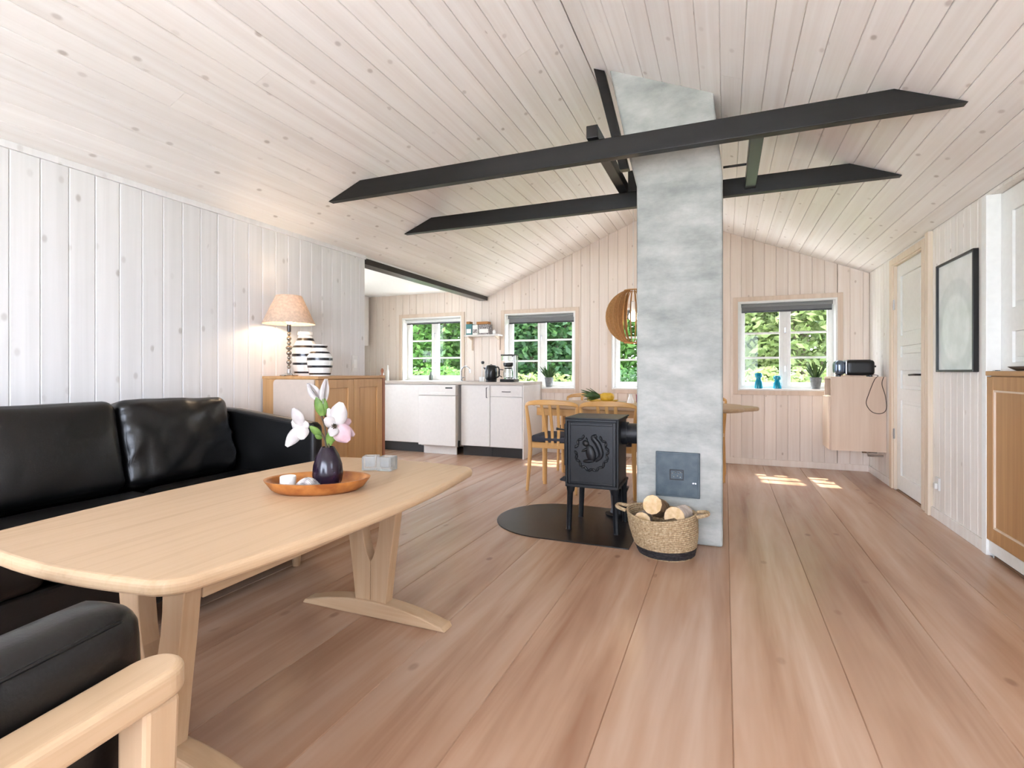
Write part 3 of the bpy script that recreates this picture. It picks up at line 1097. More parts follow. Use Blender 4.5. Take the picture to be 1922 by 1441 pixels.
# small tool behind the stove
m = MB()
m.lathe([(0.09, 0), (0.095, 0.012), (0.06, 0.02), (0.05, 0.05), (0.058, 0.16), (0.075, 0.20), (0.078, 0.205)], 16, (-0.72, 3.80, 0.0065))
o = m.build('ash_bucket', M_IRON, None, smooth=True)
tag(o, 'small dark iron ash bucket on the hearth behind the stove', 'bucket')

# ------------------------------------------------------------------ basket with logs
bc = (-0.315, 3.135)
bk = thing('log_basket', 'round seagrass basket with black base band in front of the chimney', 'basket', (bc[0], bc[1], 0))


def bas(zf):
    """radius and lean of the basket at height"""
    t = zf / 0.235
    r = 0.150 + 0.012 * math.sin(PI * min(t, 1)) + 0.042 * t
    return r, -0.030 * t


def coil_wall(z0, z1, rows, rad):
    m = MB()
    seg = 40
    for k in range(rows):
        z = z0 + (z1 - z0) * (k + 0.5) / rows
        r, dx = bas(z)
        hh = (z1 - z0) / rows * 0.62
        vs = []
        fs = []
        for i in range(seg):
            a = 2 * PI * i / seg
            for j in range(6):
                b = 2 * PI * j / 6
                zz = z + hh * math.sin(b)
                rr = r + rad * math.cos(b) + 0.0012 * ((i + k) % 2)
                wav = 0.012 * math.cos(2 * (a - 2.9)) * (z / 0.235) ** 2
                vs.append((bc[0] + dx + rr * math.cos(a), bc[1] + rr * math.sin(a), zz + wav))
        for i in range(seg):
            for j in range(6):
                fs.append((i * 6 + j, ((i + 1) % seg) * 6 + j, ((i + 1) % seg) * 6 + (j + 1) % 6, i * 6 + (j + 1) % 6))
        m.add(vs, fs)
    return m


coil_wall(0.052, 0.235, 17, 0.007).build('wall', M_BASKET, bk, smooth=True, angle=180)
coil_wall(0.006, 0.052, 4, 0.0075).build('base_band', M_RATTAN_B, bk, smooth=True, angle=180)['label'] = 'black woven band'
MB().lathe([(0.0, 0.0), (0.155, 0.0), (0.158, 0.007), (0.150, 0.012), (0.0, 0.012)], 40, (bc[0], bc[1], 0), close=False).build('base', M_BASKET, bk, smooth=True)
for s in (-1, 1):
    hxx = bc[0] - 0.03 + s * 0.197
    pts = spline([(hxx, bc[1] - 0.055, 0.235), (hxx + s * 0.045, bc[1] - 0.04, 0.245), (hxx + s * 0.06, bc[1], 0.247), (hxx + s * 0.045, bc[1] + 0.04, 0.245), (hxx, bc[1] + 0.055, 0.235)], 5)
    MB().tube(pts, 0.011, 8).build('handle', M_BASKET, bk, smooth=True)


def log(name, label, p0, p1, r, cut, bark=M_LOGBARK):
    """split log: a sector section between p0 and p1"""
    p0, p1 = Vector(p0), Vector(p1)
    d = (p1 - p0).normalized()
    up = Vector((0, 0, 1)) if abs(d.z) < 0.85 else Vector((0, -1, 0))
    a = d.cross(up).normalized()
    b = a.cross(d)
    prof = []
    n = 12
    for k in range(n + 1):
        t = cut[0] + (cut[1] - cut[0]) * k / n
        prof.append((math.cos(t), math.sin(t)))
    if cut[1] - cut[0] < 5.5:
        prof.append((0.05, -0.05))
    else:
        prof = prof[:-1]
    root = thing(name, label, 'log', p0, 'logs in the basket')
    n = len(prof)
    vs = []
    for p in (p0, p1):
        for i, (u, v) in enumerate(prof):
            q = r * (1 + 0.04 * math.sin(i * 2.3))
            vs.append(p + a * u * q + b * v * q)
    mm = MB().add(vs, [(i, (i + 1) % n, n + (i + 1) % n, n + i) for i in range(n)])
    mm.build('bark', bark, root, smooth=True)
    for p, e in ((p0, -1), (p1, 1)):
        v2 = [p + d * e * 0.0005 + a * u * r + b * v * r for u, v in prof]
        v3 = [p - d * e * 0.004 + a * u * r * 0.98 + b * v * r * 0.98 for u, v in prof]
        MB().add(v2 + v3, [tuple(range(n)), tuple(range(2 * n - 1, n - 1, -1))] + [(i, (i + 1) % n, n + (i + 1) % n, n + i) for i in range(n)]).build('cut_end', M_LOGEND, root)


log('firewood_log', 'split log with a pale round cut end on top of the basket', (-0.385, 3.05, 0.29), (-0.36, 3.24, 0.225), 0.055, (0.1, 2 * PI - 0.01))
log('firewood_log', 'pale barked log leaning right in the basket', (-0.265, 3.06, 0.228), (-0.225, 3.24, 0.20), 0.058, (-0.6, PI + 0.4), M_BIRCHBARK)
log('firewood_log', 'pale log low on the left side of the basket', (-0.445, 3.06, 0.187), (-0.455, 3.22, 0.155), 0.05, (0, 2 * PI), M_BIRCHBARK)
log('firewood_log', 'split log at the bottom of the basket, below the others', (-0.37, 3.02, 0.075), (-0.35, 3.25, 0.075), 0.055, (0, 2 * PI))

# ------------------------------------------------------------------ sofa
sf = thing('sofa', 'black leather three seat sofa along the left wall', 'sofa', (-2.5, 1.3, 0))
Y0, Y1 = 0.335, 2.265
FX = -2.05
B(-2.94, FX - 0.02, Y0 + 0.02, Y1 - 0.02, 0.13, 0.335).build('base', M_LEATHER, sf, bevel=0.02, seg=3)


def seat_warp(q, p):
    n_ = noise.noise(Vector((q.x * 5, q.y * 3, 3.1)))
    if p[2] > 0:
        q.z += 0.008 * n_
    return q


for k in range(3):
    yc = 0.42 + 0.295 + k * 0.59
    M = Matrix.Translation((-2.31, yc, 0.415))
    MB().cushion((0.26, 0.293, 0.082), 0.045, (0.006, 0, 0.012), 12, M, seat_warp).build('seat_cushion', M_LEATHER, sf, smooth=True, angle=180)


def back_warp(seed, amt):
    def f(q, p):
        if p[0] > 0:
            v = noise.noise(Vector((q.y * 6 + seed, q.z * 9 - q.y * 5, seed)))
            rid = (1 - abs(v)) ** 6
            q.x += amt * (rid - 0.35)
            q.x += 0.006 * noise.noise(Vector((q.y * 3, q.z * 3, seed + 9)))
        q.z += 0.012 * noise.noise(Vector((q.y * 2.2, 0.3, seed))) if p[2] > 0 else 0
        return q
    return f


for k, (yc, hy, am) in enumerate(((0.705, 0.287, 0.010), (1.285, 0.287, 0.003), (1.873, 0.297, 0.020))):
    M = Matrix.Translation((-2.695, yc, 0.690)) @ Matrix.Rotation(math.radians(-13), 4, 'Y')
    MB().cushion((0.085, hy, 0.215), 0.05, (0.03, 0, 0), 26, M, back_warp(3.7 * k + 1.3, am)).build('back_cushion', M_LEATHER, sf, smooth=True, angle=180)
m = MB().prism([(-2.95, 0.3), (-2.86, 0.3), (-2.88, 0.86), (-2.95, 0.86)], 'y', Y0 + 0.06, Y1 - 0.06)
m.build('back_frame', M_LEATHER, sf, bevel=0.02, seg=3)
for (a, b) in ((Y1 - 0.078, Y1), (Y0, Y0 + 0.078)):
    m = MB().prism([(-2.95, 0.12), (FX, 0.12), (FX, 0.755), (FX - 0.03, 0.772), (-2.65, 0.832), (-2.95, 0.845)], 'y', a, b)
    m.build('arm', M_LEATHER, sf, bevel=0.026, seg=4)
for lx in (-2.88, FX - 0.1):
    for ly in (Y0 + 0.1, Y1 - 0.1):
        MB().tube([(lx, ly, 0.14), (lx, ly, 0.0)], [0.028, 0.02], 10).build('leg', M_BEECHZ, sf, smooth=True)

# ------------------------------------------------------------------ coffee table
TX, TY, TZ = -1.425, 1.405, 0.61
ct = thing('coffee_table', 'pale beech coffee table with curved edges and splayed trestle legs', 'table', (TX, TY, 0))


def table_outline(hx, hy, bx_, by_, rad, n=10):
    """rectangle with bowed sides and rounded corners"""
    pts = []
    cxn, cyn = hx - bx_, hy - by_
    for sx_, sy_, a0 in ((1, 1, 0), (-1, 1, PI / 2), (-1, -1, PI), (1, -1, 3 * PI / 2)):
        for k in range(n + 1):
            a = a0 + PI / 2 * k / n
            pts.append((sx_ * (cxn - rad) + rad * math.cos(a), sy_ * (cyn - rad) + rad * math.sin(a)))
        # bowed side to the next corner
        if (sx_, sy_) == (1, 1):
            for k in range(1, 12):
                t = 1 - 2 * k / 12
                pts.append((t * (cxn - rad), cyn + by_ * (1 - t * t)))
        elif (sx_, sy_) == (-1, 1):
            for k in range(1, 12):
                t = 1 - 2 * k / 12
                pts.append((-cxn - bx_ * (1 - t * t), t * (cyn - rad)))
        elif (sx_, sy_) == (-1, -1):
            for k in range(1, 12):
                t = -1 + 2 * k / 12
                pts.append((t * (cxn - rad), -cyn - by_ * (1 - t * t)))
        else:
            for k in range(1, 12):
                t = -1 + 2 * k / 12
                pts.append((cxn + bx_ * (1 - t * t), t * (cyn - rad)))
    return pts


out = [(-1.462 + a, 1.44 + b) for a, b in table_outline(0.46, 0.755, 0.052, 0.03, 0.085)]
MB().prism(out, 'z', TZ - 0.036, TZ).build('tabletop', M_BEECH, ct, bevel=0.014, seg=4)


def trestle(yc):
    t = 0.05
    # upright with a U-shaped gap, built from two mirrored halves
    for s in (-1, 1):
        inner = [(0.001, 0.235), (0.010, 0.248), (0.021, 0.275), (0.032, 0.315), (0.041, 0.36), (0.048, 0.42), (0.052, TZ - 0.036)]
        poly = [(0.001, 0.055), (0.078, 0.055), (0.098, 0.22), (0.118, 0.36), (0.145, TZ - 0.036)] + inner[::-1]
        MB().prism([(TX + 0.015 + s * a, b) for a, b in poly], 'y', yc - t / 2, yc + t / 2).build('leg', M_BEECHZ, ct, bevel=0.003)
    arch = []
    for k in range(21):
        u = -1 + 2 * k / 20
        arch.append((TX + 0.015 + 0.37 * u, 0.012 + 0.056 * (1 - abs(u) ** 2.2)))
    foot = [(TX + 0.015 - 0.37, 0.0), (TX + 0.015 + 0.37, 0.0)] + [(TX + 0.015 + 0.355, 0.02)] + arch[1:-1][::-1] + [(TX + 0.015 - 0.355, 0.02)]
    MB().prism(foot, 'y', yc - 0.036, yc + 0.036).build('foot', M_BEECHX, ct, bevel=0.006)


trestle(1.86)
trestle(0.935)
B(TX + 0.122, TX + 0.150, 0.961, 1.834, 0.452, TZ - 0.0365).build('rail', M_BEECH, ct, bevel=0.003)
B(TX - 0.12, TX - 0.092, 0.961, 1.834, 0.452, TZ - 0.0365).build('rail', M_BEECH, ct, bevel=0.003)

# bowl, vase, flowers, small things
bcx, bcy = -1.40, 1.515
brot = math.radians(28)
bw = MB()
prof = [(0.0, 0.008), (0.115, 0.010), (0.15, 0.018), (0.172, 0.042), (0.178, 0.046), (0.19, 0.046), (0.188, 0.042), (0.165, 0.012), (0.145, 0.0), (0.0, 0.0)]
bw.lathe(prof, 48, (bcx, bcy, TZ), 1, 0.70, brot, close=False)
o = bw.build('wooden_bowl', M_BOWL, None, smooth=True, angle=50)
tag(o, 'shallow oval orange-brown wooden bowl on the coffee table', 'bowl')

vx, vy, vz = -1.365, 1.527, TZ + 0.0105
vm = MB()
seg = 56
prof = [(0.030, 0), (0.040, 0.004), (0.050, 0.025), (0.0535, 0.05), (0.050, 0.085), (0.040, 0.118), (0.027, 0.142), (0.0235, 0.150), (0.0205, 0.150), (0.024, 0.140), (0.036, 0.115)]
vs = []
for r, z in prof:
    for k in range(seg):
        a = 2 * PI * k / seg
        rr = r * (1 + (0.022 if k % 2 else -0.012) * (1 if 0.003 < z < 0.143 else 0))
        vs.append((vx + rr * math.cos(a), vy + rr * math.sin(a), vz + z))
fs = [(i * seg + k, i * seg + (k + 1) % seg, (i + 1) * seg + (k + 1) % seg, (i + 1) * seg + k) for i in range(len(prof) - 1) for k in range(seg)]
fs.append(tuple(range(seg)))
vm.add(vs, fs)
o = vm.build('ribbed_vase', M_PURPLE, None, smooth=True, angle=60)
tag(o, 'dark purple ribbed vase standing in the wooden bowl', 'vase')

RV = Vector((0.9252, 0.3795, 0))
FV = Vector((-0.3795, 0.9252, 0))


def fp(r, f, z):
    return Vector((vx, vy, 0)) + RV * r + FV * f + Vector((0, 0, z))


def petal(m, base, tip, width, cup, side, n=7):
    base, tip = Vector(base), Vector(tip)
    d = tip - base
    side = Vector(side).normalized()
    side = (side - d.normalized() * side.dot(d.normalized())).normalized()
    nor = d.normalized().cross(side)
    vs = []
    fs = []
    th = 0.0008
    for layer in (0, 1):
        for i in range(n + 1):
            t = i / n
            w_ = width * (math.sin(PI * min(1, t * 0.86 + 0.10)) ** 0.8)
            if t == 1:
                w_ = width * 0.25
            for j in range(5):
                u = -1 + j / 2
                p = base + d * t + side * u * w_ + nor * (cup * (u * u * 0.6 * math.sin(PI * t) + math.sin(PI * t * 0.9) * -0.7)) * width
                vs.append(p + nor * th * layer)
    q = (n + 1) * 5
    for i in range(n):
        for j in range(4):
            a = i * 5 + j
            fs.append((a, a + 1, a + 6, a + 5))
            fs.append((q + a, q + a + 5, q + a + 6, q + a + 1))
    for i in range(n):
        fs.append((i * 5, i * 5 + 5, q + i * 5 + 5, q + i * 5))
        fs.append((i * 5 + 4, q + i * 5 + 4, q + i * 5 + 9, i * 5 + 9))
    m.add(vs, fs)


def stem(root, pts, r=0.0035):
    MB().tube(spline(pts, 5), r, 7).build('stem', M_STEM, root, smooth=True)


zt = vz + 0.15
# stem with two pale buds
f1 = thing('magnolia_stem', 'magnolia stem with two closed white buds, tallest in the purple vase', 'flower', (vx, vy, vz + 0.02), 'magnolia stems in the vase')
stem(f1, [(vx, vy, vz + 0.02), fp(-0.004, 0, zt), fp(-0.012, 0.004, zt + 0.07), fp(-0.024, 0.0, 0.885)])
stem(f1, [fp(-0.006, 0.002, zt + 0.02), fp(0.0, 0.006, zt + 0.08), fp(-0.018, 0.01, 0.892)], 0.003)
for (r0, z0, r1, z1, w_, mt) in ((-0.030, 0.945, -0.072, 1.005, 0.026, M_PETAL), (-0.018, 0.93, -0.006, 1.022, 0.021, M_PETAL)):
    m = MB()
    for k in range(5):
        a = 2 * PI * k / 5
        off = (RV * math.cos(a) + FV * math.sin(a))
        petal(m, fp(r0, 0, z0) + off * 0.003, fp(r1, 0, z1) + off * 0.006, w_ * 0.8, 0.5, off.cross(Vector((0, 0, 1))) + Vector((0, 0, 0.01)))
    m.build('bud', mt, f1, smooth=True, angle=180)
m = MB()
for k, (r1, z1) in enumerate(((-0.038, 0.955), (-0.012, 0.95), (-0.03, 0.962))):
    petal(m, fp(-0.021, 0.003 * k, 0.885), fp(r1, -0.008 + 0.006 * k, z1), 0.018, 0.5, RV)
m.build('sepal', M_SEPAL, f1, smooth=True, angle=180)
# pink open flower
f2 = thing('magnolia_stem', 'magnolia stem with an open pale pink flower leaning right', 'flower', (vx + 0.004, vy, vz + 0.02), 'magnolia stems in the vase')
stem(f2, [(vx + 0.004, vy, vz + 0.02), fp(0.006, -0.004, zt), fp(0.004, -0.006, zt + 0.05), fp(0.014, -0.015, 0.84), fp(0.036, -0.022, 0.852)])
c0 = fp(0.040, -0.03, 0.852)
for (r1, f_, z1, w_, mt) in ((0.062, -0.035, 0.938, 0.034, M_PETAL), (0.088, -0.03, 0.795, 0.036, M_PETALP), (0.104, -0.015, 0.815, 0.022, M_PETALP),
                             (0.086, 0.0, 0.868, 0.024, M_PETALP), (0.004, -0.045, 0.88, 0.022, M_PETAL), (0.012, -0.03, 0.915, 0.018, M_PETAL), (0.03, -0.05, 0.815, 0.02, M_PETAL)):
    m = MB()
    petal(m, c0, fp(r1, f_, z1), w_, 0.35, (fp(r1, f_, z1) - c0).cross(-FV))
    m.build('petal', mt, f2, smooth=True, angle=180)
m = MB()
for k in range(7):
    a = 2 * PI * k / 7
    m.tube([c0, c0 - FV * 0.02 + RV * 0.009 * math.cos(a) + Vector((0, 0, 0.009 * math.sin(a)))], [0.003, 0.0018], 5)
m.build('stamens', M_STEM, f2)
m = MB()
petal(m, fp(0.008, -0.008, 0.79), fp(0.034, -0.02, 0.835), 0.02, 0.4, RV)
petal(m, fp(0.006, -0.004, 0.775), fp(0.02, -0.016, 0.838), 0.016, 0.4, RV)
m.build('leaf', M_SEPAL, f2, smooth=True, angle=180)
# white flower on the left
f3 = thing('magnolia_stem', 'magnolia stem with a drooping white flower leaning left', 'flower', (vx - 0.005, vy, vz + 0.02), 'magnolia stems in the vase')
stem(f3, [(vx - 0.005, vy, vz + 0.02), fp(-0.008, 0.004, zt), fp(-0.026, 0.006, zt + 0.05), fp(-0.06, 0.0, 0.842), fp(-0.088, -0.004, 0.846)])
c0 = fp(-0.092, -0.008, 0.848)
for (r1, f_, z1, w_) in ((-0.122, -0.015, 0.915, 0.022), (-0.145, -0.02, 0.775, 0.024), (-0.085, -0.022, 0.80, 0.026), (-0.132, 0.0, 0.868, 0.026), (-0.068, -0.005, 0.855, 0.02)):
    m = MB()
    petal(m, c0, fp(r1, f_, z1), w_, 0.35, (fp(r1, f_, z1) - c0).cross(-FV))
    m.build('petal', M_PETAL, f3, smooth=True, angle=180)
m = MB()
petal(m, fp(-0.026, 0.005, 0.81), fp(-0.062, -0.01, 0.848), 0.014, 0.4, RV + Vector((0, 0, 1)))
petal(m, fp(-0.024, 0.005, 0.80), fp(-0.045, -0.006, 0.815), 0.010, 0.4, RV + Vector((0, 0, 1)))
m.build('leaf', M_SEPAL, f3, smooth=True, angle=180)

o = MB().lathe([(0.0, 0), (0.027, 0), (0.028, 0.003), (0.028, 0.046), (0.0255, 0.048), (0.022, 0.046), (0.022, 0.032), (0, 0.032)], 28, (-1.475, 1.445, TZ + 0.0115), close=False).build('tealight_holder', M_LIMEW, None, smooth=True)
tag(o, 'small white round tealight holder at the left in the wooden bowl', 'candle holder')
sh = MB()
for k in range(11):
    a = -1.1 + 2.2 * k / 10
    ca_, sa_ = math.cos(a), math.sin(a)
    sh.tube(spline([(-1.432, 1.432, TZ + 0.022), (-1.415 + 0.010 * ca_, 1.440 + 0.018 * sa_, TZ + 0.026 + 0.022 * ca_), (-1.385, 1.452 + 0.030 * sa_, TZ + 0.024 + 0.030 * ca_), (-1.36, 1.46 + 0.034 * sa_, TZ + 0.02 + 0.012 * ca_)], 4), [0.002 + 0.0035 * min(1, i / 6) for i in range(13)], 7)
sh.lathe([(0.0, 0), (0.03, 0.0), (0.034, 0.008), (0.03, 0.022), (0.014, 0.034), (0, 0.036)], 20, (-1.395, 1.449, TZ + 0.0115), 1, 0.8, 0.4, close=False)
o = sh.build('ribbed_shell', noisy('grey_shell', (120, 114, 112), (200, 194, 188), 50, 0.5), None, smooth=True)
tag(o, 'grey ribbed shell lying in front of the purple vase', 'shell')
for (gx, gy, rot, lab) in ((-1.475, 1.925, 0.45, 'square clear glass tealight holder, left one on the coffee table'), (-1.395, 1.935, 0.15, 'square clear glass tealight holder, right one on the coffee table')):
    m = MB()
    h, t, b = 0.062, 0.013, 0.034
    oq = [(-b, -b), (b, -b), (b, b), (-b, b)]
    iq = [(-b + t, -b + t), (b - t, -b + t), (b - t, b - t), (-b + t, b - t)]
    c_, s_ = math.cos(rot), math.sin(rot)
    R_ = lambda p, z: (gx + p[0] * c_ - p[1] * s_, gy + p[0] * s_ + p[1] * c_, TZ + z)
    vs = [R_(p, 0.0005) for p in oq] + [R_(p, h) for p in oq] + [R_(p, h) for p in iq] + [R_(p, 0.016) for p in iq]
    fs = [(3, 2, 1, 0), (12, 13, 14, 15)]
    for k in range(4):
        j = (k + 1) % 4
        fs += [(k, j, 4 + j, 4 + k), (4 + k, 4 + j, 8 + j, 8 + k), (8 + k, 8 + j, 12 + j, 12 + k)]
    o = m.add(vs, fs).build('glass_tealight', M_FROST, None, bevel=0.004, seg=3)
    tag(o, lab, 'candle holder', 'glass tealight holders')

# ------------------------------------------------------------------ armchair in the foreground
ac = thing('armchair', 'black leather armchair with pale beech arms in the front corner', 'armchair', (0, 0, 0))
for s in (1, -1):
    arm = [(0.40 - 0.0, 0.0)]
    xo, xi = s * 0.392, s * 0.302
    ol = []
    yf = 0.388
    for k in range(9):
        a = PI / 2 * k / 8
        ol.append((0.392 - 0.045 + 0.045 * math.cos(a), yf - 0.05 + 0.05 * math.sin(a)))
    for k in range(9):
        a = PI / 2 + PI / 2 * k / 8
        ol.append((0.302 + 0.04 + 0.04 * math.cos(a), yf - 0.05 + 0.05 * math.sin(a)))
    ol += [(0.315, -0.40), (0.375, -0.40)]
    MB().prism([(s * a, b) for a, b in ol], 'z', 0.535, 0.582).build('armrest', M_BEECH, ac, bevel=0.012, seg=4)
    MB().bar([(s * 0.352, 0.335, 0.536), (s * 0.352, 0.33, 0.3), (s * 0.352, 0.335, 0.0)], [0.06, 0.055, 0.04], [0.06, 0.055, 0.04]).build('leg', M_BEECHZ, ac, bevel=0.008)
    MB().bar([(s * 0.352, -0.34, 0.536), (s * 0.352, -0.35, 0.3), (s * 0.352, -0.40, 0.0)], [0.05, 0.05, 0.04], [0.05, 0.05, 0.04]).build('leg', M_BEECHZ, ac, bevel=0.008)
    M = Matrix.Translation((s * 0.226, 0.01, 0.49)) @ Matrix.Rotation(math.radians(2.0), 4, 'X')
    pad = MB().cushion((0.068, 0.385, 0.165), 0.05, (0.004, 0.004, 0.006), 14, M).build('arm_pad', M_LEATHER, ac, smooth=True, angle=180)
    MB().tube([M @ Vector(v) for v in spline([(s * 0.060, -0.36, 0.142), (s * 0.061, 0.0, 0.146), (s * 0.0585, 0.30, 0.144), (s * 0.054, 0.345, 0.138)], 6)], 0.0035, 6).build('seam', M_LEATHER, pad, smooth=True)
MB().cushion((0.158, 0.36, 0.08), 0.045, (0, 0.004, 0.014), 12, Matrix.Translation((0, 0.02, 0.40))).build('seat_cushion', M_LEATHER, ac, smooth=True, angle=180)
MB().cushion((0.29, 0.075, 0.30), 0.05, (0, 0.02, 0), 14, Matrix.Translation((0, -0.42, 0.66)) @ Matrix.Rotation(math.radians(14), 4, 'X')).build('back_cushion', M_LEATHER, ac, smooth=True, angle=180)
B(-0.33, 0.33, 0.31, 0.345, 0.24, 0.315).build('front_rail', M_BEECHX, ac, bevel=0.004)
B(-0.33, 0.33, -0.36, -0.33, 0.24, 0.315).build('rear_rail', M_BEECHX, ac, bevel=0.004)
ac.rotation_euler = (0, 0, math.radians(7))
ac.location = (-1.146, 0.165, 0)

# ------------------------------------------------------------------ oak sideboard with lamp and vases
OX0, OX1, OY0, OY1, OZ = XL + 0.012, -2.48, 2.68, 3.406, 1.018
ok = thing('oak_sideboard', 'tall oak two door sideboard against the left wall behind the sofa', 'cabinet', ((OX0 + OX1) / 2, (OY0 + OY1) / 2, 0))
B(OX0, OX1 - 0.022, OY0 + 0.006, OY1, 0.06, OZ - 0.02).build('body', M_OAK, ok, bevel=0.002)
B(OX0, OX1 + 0.004, OY0, OY1 + 0.004, OZ - 0.02, OZ).build('top', M_OAKH, ok, bevel=0.004)
B(OX0 + 0.03, OX1 - 0.04, OY0 + 0.03, OY1 - 0.03, 0.0, 0.06).build('plinth', M_OAKH, ok)
# pale rounded panel on the side facing the room
pl = [(-2.862 + 0.0, 0.08), (OX1 - 0.026, 0.08), (OX1 - 0.026, OZ - 0.022), (-2.862 + 0.03, OZ - 0.022), (-2.862 + 0.012, OZ - 0.027), (-2.862 + 0.003, OZ - 0.037), (-2.862, OZ - 0.05)]
MB().prism(pl, 'y', OY0 - 0.008, OY0 + 0.006).build('side_panel', M_GREIGE, ok, bevel=0.002)['label'] = 'pale greige side panel with a rounded corner'
for (u, v) in ((OY0 + 0.006, (OY0 + OY1) / 2 - 0.002), ((OY0 + OY1) / 2 + 0.002, OY1 - 0.03)):
    m = MB()
    f_ = 0.06
    X0, X1 = OX1 - 0.022, OX1
    m.box(X0, X1, u, u + f_, 0.08, OZ - 0.024)
    m.box(X0, X1, v - f_, v, 0.08, OZ - 0.024)
    m.box(X0, X1, u + f_, v - f_, 0.08, 0.08 + f_)
    m.box(X0, X1, u + f_, v - f_, OZ - 0.024 - f_, OZ - 0.024)
    d = m.build('door', M_OAK, ok, bevel=0.002)
    B(X0, X1 - 0.012, u + f_, v - f_, 0.08 + f_, OZ - 0.024 - f_).build('door_panel', M_OAK, d)
MB().box(OX1 - 0.03, OX1 + 0.002, OY1 - 0.026, OY1 + 0.003, 0.0, OZ + 0.003).lathe([(0.006, 0), (0.006, 0.012), (0.010, 0.026), (0.012, 0.038), (0.006, 0.052), (0.0, 0.055)], 10, (OX1 - 0.013, OY1 - 0.012, OZ + 0.003), close=False).build('corner_post', wood('reddish_oak', (150, 96, 70), (170, 116, 86), 'z', 0.45, 30, 1), ok)

lx, ly = -2.79, 2.742
lp = thing('table_lamp', 'table lamp with glass bead stem and beige cone shade on the sideboard', 'lamp', (lx, ly, OZ))
MB().lathe([(0.0, 0.0), (0.058, 0.0), (0.060, 0.006), (0.040, 0.012), (0.016, 0.022), (0.012, 0.05), (0.0, 0.05)], 24, (lx, ly, OZ + 0.0005), close=False).build('base', M_CHROME, lp, smooth=True)
prof = [(0.0, 0.05)]
z = 0.05
for k, r in enumerate((0.014, 0.018, 0.013, 0.019, 0.023, 0.015, 0.017, 0.013)):
    h = 0.036 if r > 0.015 else 0.028
    prof += [(0.006, z), (r * 0.8, z + h * 0.25), (r, z + h * 0.5), (r * 0.8, z + h * 0.75), (0.006, z + h)]
    z += h
prof.append((0.0, z))
MB().lathe(prof, 18, (lx, ly, OZ), close=False).build('stem', plain('smoked_glass_beads', (150, 140, 126), 0.12, 0.6), lp, smooth=True, angle=60)
MB().lathe([(0.0, z), (0.013, z), (0.013, z + 0.05), (0.0, z + 0.05)], 14, (lx, ly, OZ), close=False).build('socket', M_DARKMETAL, lp, smooth=True)
zb = OZ + z + 0.05
MB().lathe([(0.0, 0), (0.012, 0.004), (0.026, 0.03), (0.022, 0.05), (0.0, 0.06)], 16, (lx, ly, zb), close=False).build('bulb', M_BULB, lp, smooth=True)
sh0, sh1 = 1.378, 1.572
MB().lathe([(0.172, sh0), (0.084, sh1), (0.082, sh1), (0.170, sh0)], 40, (lx, ly, 0), close=False).build('lamp_shade', M_SHADE, lp, smooth=True)
m = MB()
for k in range(3):
    a = 2 * PI * k / 3 + 0.3
    m.tube([(lx, ly, zb - 0.004), (lx + 0.148 * math.cos(a), ly + 0.148 * math.sin(a), sh0 + 0.049)], 0.0015, 5)
m.build('shade_carrier', M_CHROME, lp)
ll = light('table_lamp_glow', 'POINT', (lx, ly, zb + 0.085), (0, 0, 0), 1.9, (1.0, 0.80, 0.58), shadow_soft_size=0.03)


def striped_vase(label, x, y, r, h, bands):
    v = thing('striped_vase', label, 'vase', (x, y, OZ), 'striped vases')

    def R(z):
        t = z / h
        if t < 0.62:
            return r * (0.78 + 0.22 * math.sin(PI / 2 * min(1, t / 0.45)))
        u = (t - 0.62) / 0.38
        return r * (1 - 0.52 * math.sin(PI / 2 * u) ** 1.2 + (0.10 if t > 0.93 else 0))
    zs = [h * k / 60 for k in range(61)]
    MB().lathe([(0, 0.0005)] + [(R(z) if z else R(0), z + 0.0005) for z in zs] + [(R(h) - 0.012, h), (R(h) - 0.016, h - 0.05), (0, h - 0.06)], 36, (x, y, OZ), close=False).build('body', M_CERAMIC, v, smooth=True)
    for (b0, b1) in bands:
        a, b = b0 * h, b1 * h
        pr = [(R(a + (b - a) * k / 4) + 0.0012, a + (b - a) * k / 4) for k in range(5)]
        pr = [(pr[0][0] - 0.002, pr[0][1])] + pr + [(pr[-1][0] - 0.002, pr[-1][1])]
        MB().lathe(pr, 36, (x, y, OZ), close=False).build('stripe', M_STRIPE, v, smooth=True)


striped_vase('taller black and white striped vase beside the table lamp', -2.80, 2.905, 0.09, 0.315, [(0.06, 0.10), (0.25, 0.30), (0.44, 0.50), (0.64, 0.69), (0.80, 0.86)])
striped_vase('shorter black and white striped vase on the sideboard', -2.58, 2.81, 0.083, 0.215, [(0.05, 0.10), (0.27, 0.34), (0.50, 0.58), (0.72, 0.78), (0.90, 0.97)])
sw = thing('light_switch', 'white light switch on the left wall near the kitchen opening', 'switch', (XL + 0.006, 3.666, 1.115))
B(XL + 0.0005, XL + 0.009, 3.63, 3.70, 1.05, 1.19).build('plate', M_RUBBER, sw, bevel=0.003)
B(XL + 0.009, XL + 0.013, 3.645, 3.685, 1.08, 1.155).build('rocker', M_WHITE, sw, bevel=0.002)

# ------------------------------------------------------------------ kitchen
KY = 5.80          # cabinet fronts
wt = B(XK + 0.005, -2.215, 5.775, YF - 0.016, 0.885, 0.92).build('worktop', M_WORKTOP, None, bevel=0.003)
tag(wt, 'long grey laminate kitchen worktop under the windows', 'worktop')


def handle_bar(parent, x, z, vertical, ln=0.1, mat=M_DARKMETAL):
    y = KY - 0.02
    if vertical:
        pts = [(x, y, z), (x, y - 0.024, z), (x, y - 0.024, z - ln), (x, y, z - ln)]
    else:
        pts = [(x - ln / 2, y, z), (x - ln / 2, y - 0.024, z), (x + ln / 2, y - 0.024, z), (x + ln / 2, y, z)]
    MB().tube(pts, 0.0045, 6).build('handle', mat, parent)


